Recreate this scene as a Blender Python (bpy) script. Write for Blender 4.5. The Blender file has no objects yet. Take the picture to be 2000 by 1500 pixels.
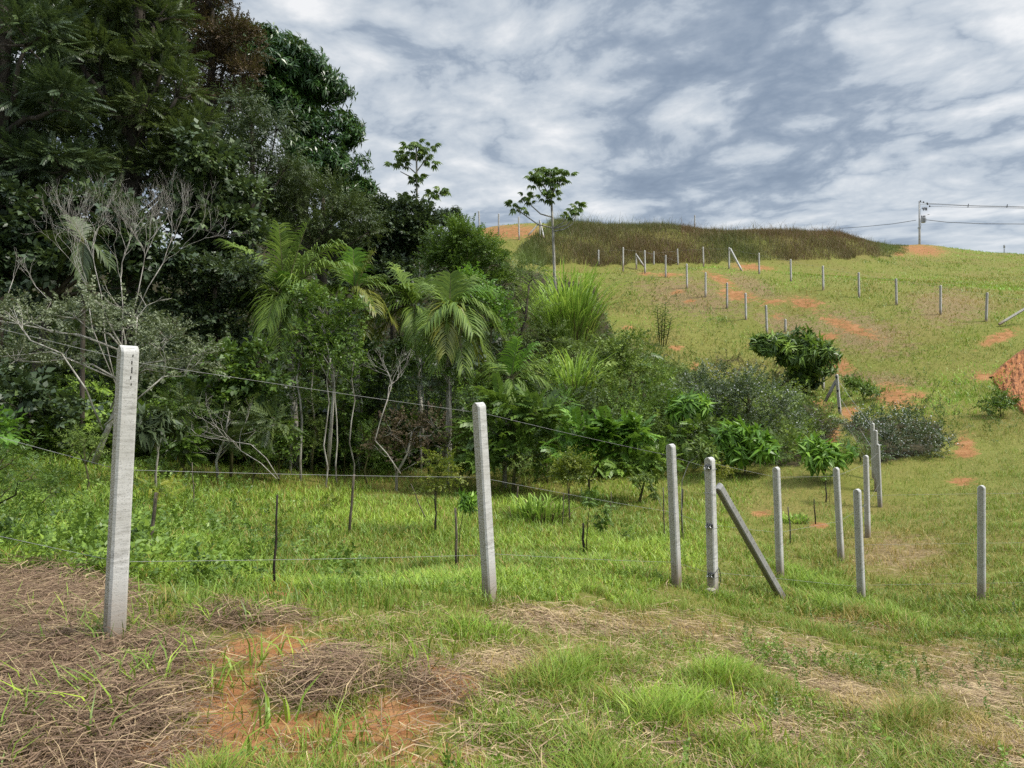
import bpy, math, random
import numpy as np
from mathutils import Vector, Matrix

RNG = np.random.default_rng(7)
random.seed(7)
S = bpy.context.scene
COL = S.collection
R = math.radians
F = 1400.0                       # focal length of the photograph in its own pixels
EYE = 1.6                        # height of the eye above the ground underfoot

# ------------------------------------------------------------------ camera
cam = bpy.data.cameras.new('camera')
cam.sensor_width = 36.0
cam.lens = F / 2000 * 36.0
cam.clip_start = 0.05
cam.clip_end = 3000
cam_o = bpy.data.objects.new('camera', cam)
cam_o.location = (0, 0, EYE)
cam_o.rotation_euler = (R(90), 0, 0)
COL.objects.link(cam_o)
S.camera = cam_o

# ------------------------------------------------------------------ light
SUN_EL, SUN_AZ = R(52), R(100)       # azimuth measured clockwise from +Y
S.view_settings.view_transform = 'Standard'
S.view_settings.look = 'None'
S.view_settings.exposure = 0.92
S.view_settings.gamma = 1
S.cycles.max_bounces = 6
S.cycles.diffuse_bounces = 3
S.cycles.glossy_bounces = 2
S.cycles.transmission_bounces = 3
S.cycles.transparent_max_bounces = 4
S.cycles.caustics_reflective = False
S.cycles.caustics_refractive = False
S.cycles.use_denoising = False

sun = bpy.data.lights.new('sun', 'SUN')
sun.energy = 2.8
sun.angle = R(12)
sun.color = (1.0, 0.95, 0.86)
sun_o = bpy.data.objects.new('sun', sun)
sd = Vector((math.sin(SUN_AZ) * math.cos(SUN_EL), math.cos(SUN_AZ) * math.cos(SUN_EL), math.sin(SUN_EL)))
sun_o.rotation_euler = sd.to_track_quat('Z', 'Y').to_euler()
sun_o.location = (30, 0, 60)
COL.objects.link(sun_o)


class NT:
    """Small helper for building node trees."""
    def __init__(self, tree):
        self.t = tree
        tree.nodes.clear()

    def n(self, kind, **kw):
        nd = self.t.nodes.new(kind)
        for k, v in kw.items():
            if k.startswith('i_'):
                key = k[2:]
                key = int(key) if key.isdigit() else key.replace('_', ' ')
                nd.inputs[key].default_value = v
            else:
                setattr(nd, k, v)
        return nd

    def l(self, a, b):
        self.t.links.new(a, b)

    def math(self, op, a, b=None, clamp=False):
        nd = self.n('ShaderNodeMath', operation=op, use_clamp=clamp)
        for i, x in enumerate((a, b)):
            if x is None:
                continue
            if isinstance(x, (int, float)):
                nd.inputs[i].default_value = x
            else:
                self.l(x, nd.inputs[i])
        return nd.outputs[0]

    def ramp(self, fac, stops, interp='LINEAR'):
        nd = self.n('ShaderNodeValToRGB')
        cr = nd.color_ramp
        cr.interpolation = interp
        while len(cr.elements) < len(stops):
            cr.elements.new(0.5)
        for e, (p, c) in zip(cr.elements, stops):
            e.position = p
            e.color = (*c, 1) if len(c) == 3 else c
        self.l(fac, nd.inputs[0])
        return nd.outputs[0]

    def mix(self, fac, a, b, blend='MIX'):
        nd = self.n('ShaderNodeMix', data_type='RGBA', blend_type=blend)
        for i, x in ((0, fac), (6, a), (7, b)):
            if isinstance(x, (int, float)):
                nd.inputs[i].default_value = x
            elif isinstance(x, tuple):
                nd.inputs[i].default_value = (*x, 1) if len(x) == 3 else x
            else:
                self.l(x, nd.inputs[i])
        return nd.outputs[2]

    def noise(self, vec, scale, detail=4, rough=0.5, distort=0.0, lac=2.0):
        nd = self.n('ShaderNodeTexNoise', i_Scale=scale, i_Detail=detail, i_Roughness=rough, i_Distortion=distort, i_Lacunarity=lac)
        if vec is not None:
            self.l(vec, nd.inputs['Vector'])
        return nd.outputs[0]


def srgb(r, g, b):
    f = lambda c: (c / 255 / 12.92) if c / 255 <= 0.04045 else ((c / 255 + 0.055) / 1.055) ** 2.4
    return (f(r), f(g), f(b))


# ------------------------------------------------------------------ sky: broken stratocumulus under a blue sky
def build_sky():
    w = bpy.data.worlds.new('World')
    S.world = w
    w.use_nodes = True
    T = NT(w.node_tree)
    out = T.n('ShaderNodeOutputWorld')
    sky = T.n('ShaderNodeTexSky', sky_type='NISHITA', sun_disc=False)
    sky.sun_elevation = SUN_EL
    sky.sun_rotation = SUN_AZ
    blue = T.n('ShaderNodeBackground', i_Strength=0.07)
    T.l(sky.outputs[0], blue.inputs[0])
    co = T.n('ShaderNodeTexCoord')
    sep = T.n('ShaderNodeSeparateXYZ')
    T.l(co.outputs['Generated'], sep.inputs[0])
    # clouds lie on a level sheet overhead: divide by the height of the view ray
    h = T.math('ADD', T.math('MAXIMUM', sep.outputs[2], 0.0), 0.20)
    px = T.math('DIVIDE', sep.outputs[0], h)
    py = T.math('DIVIDE', sep.outputs[1], h)
    cmb = T.n('ShaderNodeCombineXYZ')
    T.l(px, cmb.inputs[0]); T.l(py, cmb.inputs[1])
    mp = T.n('ShaderNodeMapping', vector_type='TEXTURE')
    mp.inputs['Rotation'].default_value = (0, 0, R(-22))
    mp.inputs['Scale'].default_value = (2.3, 1.85, 1)
    mp.inputs['Location'].default_value = SKY_OFF
    T.l(cmb.outputs[0], mp.inputs[0])
    v = mp.outputs[0]
    # bend the sheet so that its edges curl
    wv = T.n('ShaderNodeTexNoise', i_Scale=1.6, i_Detail=3.0)
    T.l(v, wv.inputs['Vector'])
    wo = T.n('ShaderNodeVectorMath', operation='MULTIPLY_ADD')
    T.l(wv.outputs['Color'], wo.inputs[0]); wo.inputs[1].default_value = (0.30, 0.30, 0.0); T.l(v, wo.inputs[2])
    v = wo.outputs[0]
    big = T.noise(v, 1.0, 2, 0.5, 0.0)
    mid = T.noise(v, 2.8, 9, 0.60, 0.0)
    bl = T.noise(v, 6.5, 6, 0.55, 0.0)
    lump = T.math('MULTIPLY', T.math('ABSOLUTE', T.math('SUBTRACT', bl, 0.5)), 2.0)
    s = T.math('ADD', T.math('MULTIPLY', big, 0.30), T.math('ADD', T.math('MULTIPLY', mid, 0.72), T.math('MULTIPLY', lump, 0.44)))
    s = T.math('ADD', T.math('MULTIPLY', T.math('SUBTRACT', s, SKY_SHIFT + 0.535), 1.08), 0.535)
    # thick cloud dark and blue, thin cloud white
    col = T.ramp(s, [(0.30, srgb(116, 132, 154)), (0.42, srgb(143, 158, 177)), (0.475, srgb(162, 175, 191)), (0.52, srgb(192, 202, 213)),
                     (0.58, srgb(212, 219, 226)), (0.68, srgb(248, 249, 250))])
    # towards the horizon the air evens the clouds out; overhead an overcast sky is brighter
    hz = T.ramp(sep.outputs[2], [(0.0, (1, 1, 1)), (0.17, (0.3, 0.3, 0.3)), (0.32, (0, 0, 0))])
    col = T.mix(T.math('MULTIPLY', hz, 0.40), col, srgb(182, 195, 209))
    zen = T.n('ShaderNodeMapRange', i_1=0.58, i_2=0.95, i_3=1.0, i_4=ZENITH)
    T.l(sep.outputs[2], zen.inputs[0])
    cl = T.n('ShaderNodeBackground')
    T.l(col, cl.inputs[0])
    T.l(T.math('MULTIPLY', zen.outputs[0], SKY_GAIN), cl.inputs[1])
    mx = T.n('ShaderNodeMixShader')
    mx.inputs[0].default_value = 0.93
    T.l(blue.outputs[0], mx.inputs[1]); T.l(cl.outputs[0], mx.inputs[2])
    T.l(mx.outputs[0], out.inputs[0])
    w.cycles.sampling_method = 'MANUAL'
    w.cycles.sample_map_resolution = 512


SKY_OFF = (20.72, 10.6, 0)
ZENITH = 4.2
SKY_GAIN = 0.53
SKY_SHIFT = 0.045
build_sky()


# ------------------------------------------------------------------ naming and building helpers
def tag(o, label=None, cat=None, group=None, kind=None):
    if label: o['label'] = label
    if cat: o['category'] = cat
    if group: o['group'] = group
    if kind: o['kind'] = kind
    return o


def empty(name, loc, rz=0.0):
    o = bpy.data.objects.new(name, None)
    o.empty_display_size = 0.2
    o.location = loc
    o.rotation_euler = (0, 0, rz)
    COL.objects.link(o)
    return o


def mesh_obj(name, V, faces, mat, parent=None, tint=None, smooth=False, matidx=None):
    """faces: int array (n,4) or (n,3) or a list of tuples."""
    me = bpy.data.meshes.new(name)
    V = np.asarray(V, dtype=np.float32)
    if isinstance(faces, np.ndarray):
        nf, k = faces.shape
        me.vertices.add(len(V)); me.vertices.foreach_set('co', V.ravel())
        me.loops.add(nf * k); me.loops.foreach_set('vertex_index', faces.astype(np.int32).ravel())
        me.polygons.add(nf)
        me.polygons.foreach_set('loop_start', np.arange(0, nf * k, k, dtype=np.int32))
        me.polygons.foreach_set('loop_total', np.full(nf, k, dtype=np.int32))
    else:
        me.from_pydata([tuple(map(float, v)) for v in V], [], [tuple(int(i) for i in f) for f in faces])
    if smooth:
        me.polygons.foreach_set('use_smooth', np.ones(len(me.polygons), dtype=bool))
    mats = mat if isinstance(mat, (list, tuple)) else [mat]
    for m in mats:
        me.materials.append(m)
    if matidx is not None:
        me.polygons.foreach_set('material_index', np.asarray(matidx, dtype=np.int32))
    if tint is not None:
        tint = np.asarray(tint, dtype=np.float32)
        if tint.ndim == 1:
            a = me.attributes.new('tint', 'FLOAT', 'POINT')
            a.data.foreach_set('value', tint)
        else:
            a = me.attributes.new('tint', 'FLOAT_COLOR', 'POINT')
            a.data.foreach_set('color', np.concatenate([tint, np.ones((len(tint), 1), np.float32)], 1).ravel())
    me.update(calc_edges=True)
    o = bpy.data.objects.new(name, me)
    COL.objects.link(o)
    if parent is not None:
        o.parent = parent
    return o


class MB:
    """Collects simple shapes that become one mesh."""
    def __init__(self):
        self.V, self.Fc, self.n = [], [], 0

    def add(self, V, Fs):
        V = np.asarray(V, float)
        self.V.append(V)
        self.Fc += [tuple(i + self.n for i in f) for f in Fs]
        self.n += len(V)

    def tube(self, pts, radii, k=6, cap=True):
        pts = [Vector(p) for p in pts]
        if isinstance(radii, (int, float)):
            radii = [radii] * len(pts)
        rings = []
        up = None
        for i, p in enumerate(pts):
            a = pts[max(i - 1, 0)]; b = pts[min(i + 1, len(pts) - 1)]
            d = (b - a).normalized() if (b - a).length > 1e-9 else Vector((0, 0, 1))
            if up is None:
                up = d.orthogonal().normalized()
            else:
                up = (up - d * up.dot(d))
                up = up.normalized() if up.length > 1e-6 else d.orthogonal().normalized()
            s = d.cross(up)
            rings.append([p + (up * math.cos(t) + s * math.sin(t)) * radii[i] for t in [2 * math.pi * j / k for j in range(k)]])
        V = [v for r_ in rings for v in r_]
        Fs = []
        for i in range(len(pts) - 1):
            for j in range(k):
                j2 = (j + 1) % k
                Fs.append((i * k + j, i * k + j2, (i + 1) * k + j2, (i + 1) * k + j))
        if cap:
            Fs.append(tuple(range(k - 1, -1, -1)))
            Fs.append(tuple((len(pts) - 1) * k + j for j in range(k)))
        self.add([tuple(v) for v in V], Fs)

    def box(self, c, s, rot=None, bev=0.0):
        x, y, z = [q / 2 for q in s]
        if bev <= 0:
            V = [(-x, -y, -z), (x, -y, -z), (x, y, -z), (-x, y, -z), (-x, -y, z), (x, -y, z), (x, y, z), (-x, y, z)]
            Fs = [(3, 2, 1, 0), (4, 5, 6, 7), (0, 1, 5, 4), (1, 2, 6, 5), (2, 3, 7, 6), (3, 0, 4, 7)]
        else:
            b = bev
            ring = lambda xx, yy, zz: [(-xx + b, -yy, zz), (xx - b, -yy, zz), (xx, -yy + b, zz), (xx, yy - b, zz), (xx - b, yy, zz), (-xx + b, yy, zz), (-xx, yy - b, zz), (-xx, -yy + b, zz)]
            V = ring(x - b, y - b, -z) + ring(x, y, -z + b) + ring(x, y, z - b) + ring(x - b, y - b, z)
            Fs = [tuple(range(7, -1, -1)), tuple(range(24, 32))]
            for r_ in range(3):
                for j in range(8):
                    Fs.append((r_ * 8 + j, r_ * 8 + (j + 1) % 8, r_ * 8 + 8 + (j + 1) % 8, r_ * 8 + 8 + j))
        V = [Vector(v) for v in V]
        if rot is not None:
            V = [rot @ v for v in V]
        c = Vector(c)
        self.add([tuple(v + c) for v in V], Fs)

    def build(self, name, mat, parent=None, smooth=False):
        return mesh_obj(name, np.concatenate(self.V), self.Fc, mat, parent, smooth=smooth)


def P(px, py, d):
    """The point seen at pixel (px, py) of the photograph, d metres in front of the camera."""
    return Vector(((px - 1000) / F * d, d, EYE - (py - 750) / F * d))


# ------------------------------------------------------------------ the lie of the land
CTRL = [
    (225,1262,4.3),(958,1180,6.4),(1320,1140,9.26),(1392,1165,9.3),(1530,1172,10.2),(1683,1180,11.2),(1916,1172,11.25),
    (1525,1125,11.8),(1643,1098,13.6),(1694,1048,15.9),(1718,993,19.7),(1707,940,22),(1640,810,31.5),(1607,762,38),
    (1498,652,46.7),(1457,625,49),(1420,601,52),(1378,580,54),(1342,563,56),(1300,542,59),(1260,533,61),(1427,524,62),
    (1483,535,60),(1544,550,57),(1608,566,52),(1677,581,50),(1750,596,48),(1837,614,45),(1927,629,43),
    (0,1500,3.0),(500,1500,2.9),(1000,1500,3.0),(1500,1500,3.4),(2000,1500,3.9),(0,1300,4.2),(1200,1300,5.3),(1700,1300,7.2),
    (2000,1320,7.0),(540,1150,9),(300,1090,9),(0,1080,8.2),(690,1040,15),(890,1110,11.5),(1140,1083,12.5),(1010,995,19),
    (590,922,25),(0,905,19),(300,912,22),(900,935,25),(1300,930,24),(1450,915,24),(1600,915,22.5),(1850,905,24),
    (2000,905,22),(2000,1000,16),(2000,830,28),(-400,1000,14),(-400,1300,4.5),(2400,1000,15),(2400,1300,6),(2400,830,27),
    (1200,790,30),(1000,810,30),(1300,725,38),(1750,780,33),(1900,735,36),(1200,620,50),(1100,650,46),(1320,600,53),
    (1700,680,41),(2000,680,38.5),(2400,640,38),(800,700,45),(500,710,45),(200,720,42),(-100,720,40),(-500,720,40),(800,530,78),
    (400,530,78),(0,530,78),(-500,530,80),(1175,519,77),(1240,519,78),(1324,517,80),(1374,516,81),(1500,512,84),(1700,507,88),(1080,525,74),(1000,500,72),
    (1300,449,88),(1150,452,86),(1500,453,94),(1650,462,98),(1760,491,98),(1800,478,113),(1880,490,108),(2000,497,106),(2400,500,100),
    (1014,462,80),(1055,460,80),(1000,440,92),(870,460,90),(600,440,95),(1765,500,92),(2000,560,62),
]
_W = [(P(*c)[0], P(*c)[1], P(*c)[2]) for c in CTRL] + [
    (0, 0, 0.0), (-3, 0, 0.05), (3, 0, -0.25), (0, -4, 0.1), (-6, -2, 0.2), (7, -2, -0.6), (-14, 4, 0.2), (15, 4, -1.6), (-12, -6, 0.4), (12, -6, -1.2),
    (-30, 15, 0.5), (45, 25, 1.5), (23, 104, 20.0), (0, 108, 19.0), (45, 112, 19.5), (20, 130, 17.5), (60, 130, 19.0), (-25, 110, 17.5), (-60, 105, 16.0), (0, 170, 14), (-100, 170, 12), (110, 170, 12), (-90, 90, 14), (110, 90, 16), (0, 420, -14), (-250, 420, -14), (250, 420, -14),
    (0, 900, -20), (-600, 900, -20), (600, 900, -20)]
_W = np.array(_W)


def _warp(x, y):
    q = np.maximum(y, -6.5) + 9.0
    return np.stack([x / q, np.log(q)], -1)


def _tps(r2):
    return np.where(r2 > 1e-12, 0.5 * r2 * np.log(np.maximum(r2, 1e-12)), 0.0)


_Q = _warp(_W[:, 0], _W[:, 1])
_n = len(_Q)
_K = _tps(((_Q[:, None] - _Q[None]) ** 2).sum(-1)) + np.eye(_n) * 2e-5
_Pm = np.concatenate([np.ones((_n, 1)), _Q], 1)
_A = np.block([[_K, _Pm], [_Pm.T, np.zeros((3, 3))]])
# the surface is solved for slope seen from the eye, so that near and far ground weigh alike
_sol = np.linalg.solve(_A, np.concatenate([(_W[:, 2] - EYE) / (np.maximum(_W[:, 1], -6.5) + 9.0), np.zeros(3)]))

_ph = RNG.uniform(0, 6.28, (3, 8))


def bump(x, y):
    """Small lumps of the ground."""
    z = 0
    for i, (w, a) in enumerate(((0.9, .035), (1.7, .03), (3.1, .018), (6.3, .012))):
        z = z + a * np.sin(w * (x * math.cos(i * 1.3) + y * math.sin(i * 1.3)) + _ph[0, i]) * np.sin(w * 1.13 * (y * math.cos(i * 2.1) - x * math.sin(i * 2.1)) + _ph[1, i])
    return z


def gz(x, y):
    x = np.asarray(x, float); y = np.asarray(y, float)
    sh = x.shape
    x = x.ravel(); y = y.ravel()
    out = np.empty(len(x))
    for a in range(0, len(x), 20000):
        q = _warp(x[a:a + 20000], y[a:a + 20000])
        K = _tps(((q[:, None] - _Q[None]) ** 2).sum(-1))
        out[a:a + 20000] = K @ _sol[:_n] + _sol[_n] + q @ _sol[_n + 1:]
    out = out * (np.maximum(y, -6.5) + 9.0) + EYE
    r = np.hypot(x, y)
    return (out + bump(x, y) * np.clip((r - 1) / 4, 0, 1)).reshape(sh)


# a coarse lookup of the same surface, for scattering plants quickly
_gu = np.linspace(-1.6, 1.6, 321)
_gv = np.linspace(math.log(0.6 + 3), math.log(260 + 3), 420)
_GX = _gu[None, :] * (np.exp(_gv)[:, None] - 3 + 4)
_GY = np.repeat((np.exp(_gv) - 3)[:, None], len(_gu), 1)
_GZ = gz(_GX, _GY)


def gfast(x, y):
    v = np.log(np.maximum(y, 0.6) + 3)
    u = x / (y + 4)
    i = np.clip((v - _gv[0]) / (_gv[1] - _gv[0]), 0, len(_gv) - 1.001)
    j = np.clip((u - _gu[0]) / (_gu[1] - _gu[0]), 0, len(_gu) - 1.001)
    i0 = i.astype(int); j0 = j.astype(int); fi = i - i0; fj = j - j0
    return (_GZ[i0, j0] * (1 - fi) * (1 - fj) + _GZ[i0 + 1, j0] * fi * (1 - fj) + _GZ[i0, j0 + 1] * (1 - fi) * fj + _GZ[i0 + 1, j0 + 1] * fi * fj)


def hit(px, py, dmin=2.0, dmax=125.0):
    """Where the sight line through a pixel first meets the ground."""
    d = np.exp(np.linspace(math.log(dmin), math.log(dmax), 1500))
    x = (px - 1000) / F * d
    z = EYE - (py - 750) / F * d
    g = gfast(x, d)
    w = np.nonzero(z < g)[0]
    k = w[0] if len(w) else len(d) - 1
    return Vector((x[k], d[k], g[k]))


def pix(x, y, z):
    return 1000 + x / y * F, 750 - (z - EYE) / y * F


def ell(px, py, cx, cy, rx, ry, ang=0.0, soft=0.5):
    c, s = math.cos(R(ang)), math.sin(R(ang))
    dx, dy = px - cx, py - cy
    q = np.sqrt(((dx * c + dy * s) / rx) ** 2 + ((-dx * s + dy * c) / ry) ** 2)
    return np.clip((1 + soft - q) / (2 * soft), 0, 1)


def vnoise(x, y, s, seed=0):
    """Smooth value noise in 0..1."""
    x = x / s; y = y / s
    xi = np.floor(x).astype(np.int64); yi = np.floor(y).astype(np.int64)
    fx = x - xi; fy = y - yi
    fx = fx * fx * (3 - 2 * fx); fy = fy * fy * (3 - 2 * fy)

    def hsh(a, b):
        h = (a * 374761393 + b * 668265263 + seed * 982451653) & 0xffffffff
        h = ((h ^ (h >> 13)) * 1274126177) & 0xffffffff
        return ((h ^ (h >> 16)) & 0xffff) / 65535.0
    return (hsh(xi, yi) * (1 - fx) + hsh(xi + 1, yi) * fx) * (1 - fy) + (hsh(xi, yi + 1) * (1 - fx) + hsh(xi + 1, yi + 1) * fx) * fy


SOIL = [  # bare red earth: pixel of the photograph where each patch lies, half sizes, tilt
    (505,1285,140,52,-8),(640,1440,190,45,-3),(480,1450,130,50,0),(450,1400,100,70,0),(560,1420,150,40,0),(800,1400,90,60,0),(650,1430,140,34,-5),(690,1475,190,40,0),(760,1455,90,40,0),(560,1152,62,14,0),(470,1335,60,40,0),(870,1330,70,45,20),(300,1470,80,25,0),
    (1470,522,40,6,4),(1304,537,26,4,0),(1408,546,34,7,25),(1440,576,36,10,10),(1320,570,14,4,0),(1348,589,14,4,0),(1572,592,34,11,8),(1508,590,22,5,0),
    (1320,679,14,5,0),(1476,674,14,6,0),(1516,618,16,4,0),(1748,774,44,22,15),(1795,772,14,8,0),(1572,786,42,15,15),(1660,805,18,14,0),(1626,850,12,26,15),(1636,712,32,15,25),
    (1618,658,24,7,0),(1884,872,16,22,0),(1886,885,26,10,0),(1800,488,44,11,6),(1756,495,12,5,0),(1356,716,9,7,0),(1490,1002,20,8,0),(1598,1026,22,7,0),
    (990,453,75,13,-2),(853,457,14,9,0),(1660,640,60,10,20),(1560,700,30,6,20),(1950,660,40,10,-20),(1240,690,10,4,0),(1920,735,22,9,0),(1262,535,14,4,0),(1225,640,12,4,0),
    (1130,760,20,5,0),(1880,940,26,8,0),(1990,745,22,16,0)]


def soil_at(px, py):
    m = np.zeros_like(px)
    for s in SOIL:
        m = np.maximum(m, ell(px, py, *s[:4], s[4], 0.8))
    return m


DRY = [  # dead straw, purple brown on the left, tan on the right
    (100,1400,240,150,0),(60,1180,180,90,0),(640,1345,95,38,-10),(480,1215,90,22,0),(300,1290,120,30,0),(840,1350,70,40,0)]
TAN = [(1540,1275,150,26,12),(1700,1380,190,34,24),(1880,1320,120,60,10),(1280,1225,200,26,4),(1730,1232,60,14,8),(1950,1450,100,40,20),(1100,1210,140,25,0),(1450,1440,120,20,0),(1000,1310,100,30,0),(1650,1210,70,10,0),
       (1750,1080,100,40,0),(1680,650,120,40,15),(1350,580,120,40,10),(1560,640,90,25,15),(1470,560,60,20,20),(1850,600,90,40,0),(1700,740,120,14,5)]


def mask(px, py, table, soft=0.6):
    m = np.zeros_like(px)
    for s in table:
        m = np.maximum(m, ell(px, py, *s[:4], s[4], soft))
    return m


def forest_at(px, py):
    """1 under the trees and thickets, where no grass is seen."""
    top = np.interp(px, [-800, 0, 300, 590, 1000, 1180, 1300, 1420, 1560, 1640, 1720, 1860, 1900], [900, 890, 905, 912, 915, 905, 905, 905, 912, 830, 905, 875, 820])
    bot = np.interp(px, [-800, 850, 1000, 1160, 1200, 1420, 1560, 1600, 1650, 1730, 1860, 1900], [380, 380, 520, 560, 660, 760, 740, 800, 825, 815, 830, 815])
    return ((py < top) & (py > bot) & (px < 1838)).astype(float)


# ------------------------------------------------------------------ ground sheet
def ground_material():
    m = bpy.data.materials.new('ground_soil_and_turf')
    m.use_nodes = True
    T = NT(m.node_tree)
    out = T.n('ShaderNodeOutputMaterial')
    b = T.n('ShaderNodeBsdfPrincipled', i_Roughness=0.95)
    b.inputs['Specular IOR Level'].default_value = 0.1
    at = T.n('ShaderNodeAttribute', attribute_name='tint')
    co = T.n('ShaderNodeTexCoord')
    v = co.outputs['Object']
    sep = T.n('ShaderNodeSeparateColor')
    T.l(at.outputs['Color'], sep.inputs[0])
    n1 = T.noise(v, 2.3, 8, 0.62)
    n2 = T.noise(v, 14, 6, 0.65)
    n3 = T.noise(v, 0.35, 4, 0.5)
    n4 = T.noise(v, 90, 3, 0.6)
    soil = T.ramp(n1, [(0.3, (0.13, 0.062, 0.030)), (0.5, (0.25, 0.105, 0.042)), (0.7, (0.34, 0.175, 0.085))])
    soil = T.mix(T.ramp(n2, [(0.45, (0, 0, 0)), (0.7, (0.65, 0.65, 0.65))]), soil, (0.36, 0.24, 0.09))
    soil = T.mix(T.ramp(n4, [(0.5, (0, 0, 0)), (0.75, (0.6, 0.6, 0.6))]), soil, (0.13, 0.06, 0.028))
    turf = T.ramp(n2, [(0.3, (0.07, 0.08, 0.02)), (0.5, (0.15, 0.155, 0.035)), (0.68, (0.22, 0.19, 0.06))])
    turf = T.mix(T.ramp(n3, [(0.4, (0, 0, 0)), (0.65, (0.7, 0.7, 0.7))]), turf, (0.135, 0.145, 0.03))
    n5 = T.noise(v, 0.16, 6, 0.6)
    turf = T.mix(T.ramp(n5, [(0.46, (0, 0, 0)), (0.62, (0.4, 0.4, 0.4))]), turf, (0.165, 0.115, 0.045))
    dry = T.ramp(n2, [(0.3, (0.095, 0.066, 0.036)), (0.5, (0.18, 0.13, 0.062)), (0.7, (0.27, 0.21, 0.105))])
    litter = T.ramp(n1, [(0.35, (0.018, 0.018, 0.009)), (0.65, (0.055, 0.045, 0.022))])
    edge = T.math('ADD', T.math('MULTIPLY', T.math('SUBTRACT', n2, 0.5), 1.7), T.math('MULTIPLY', T.math('SUBTRACT', n1, 0.5), 1.9))
    rag = lambda s: T.math('MULTIPLY', T.math('SUBTRACT', T.math('ADD', s, edge), 0.40), 3.4, clamp=True)
    c = T.mix(rag(sep.outputs[1]), turf, dry)
    c = T.mix(rag(sep.outputs[0]), c, soil)
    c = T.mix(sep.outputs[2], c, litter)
    T.l(c, b.inputs['Base Color'])
    bp = T.n('ShaderNodeBump', i_Strength=0.7, i_Distance=0.03)
    T.l(T.math('ADD', n2, T.math('MULTIPLY', n4, 0.4)), bp.inputs['Height'])
    T.l(bp.outputs[0], b.inputs['Normal'])
    T.l(b.outputs[0], out.inputs[0])
    return m


def build_ground():
    t = np.linspace(0, 1, 620)
    Y = np.concatenate([np.linspace(-8, 1.9, 26), np.exp(np.linspace(math.log(2.0), math.log(900), 560))])
    u = np.sinh(np.linspace(-2.0, 2.0, 521)) / math.sinh(2.0)
    X = u[None, :] * (np.maximum(Y, 0)[:, None] * 1.7 + 12)
    YY = np.repeat(Y[:, None], len(u), 1)
    Z = gz(X, YY)
    yy = np.maximum(YY, 0.5)
    px, py = pix(X, yy, Z)
    vis = YY > 1.5
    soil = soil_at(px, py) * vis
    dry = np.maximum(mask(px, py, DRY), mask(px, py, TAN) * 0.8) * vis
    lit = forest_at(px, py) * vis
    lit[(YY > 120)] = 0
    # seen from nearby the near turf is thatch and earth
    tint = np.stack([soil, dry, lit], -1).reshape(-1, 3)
    nr, nc = Z.shape
    idx = np.arange(nr * nc).reshape(nr, nc)
    faces = np.stack([idx[:-1, :-1], idx[:-1, 1:], idx[1:, 1:], idx[1:, :-1]], -1).reshape(-1, 4)
    V = np.stack([X, YY, Z], -1).reshape(-1, 3)
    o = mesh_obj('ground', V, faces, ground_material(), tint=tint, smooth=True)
    tag(o, 'sloping ground of red earth, straw and turf rising to a hill', kind='structure')


build_ground()


# ------------------------------------------------------------------ materials for made things
def new_mat(name):
    m = bpy.data.materials.new(name)
    m.use_nodes = True
    T = NT(m.node_tree)
    out = T.n('ShaderNodeOutputMaterial')
    b = T.n('ShaderNodeBsdfPrincipled')
    T.l(b.outputs[0], out.inputs[0])
    return m, T, b, out


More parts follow.
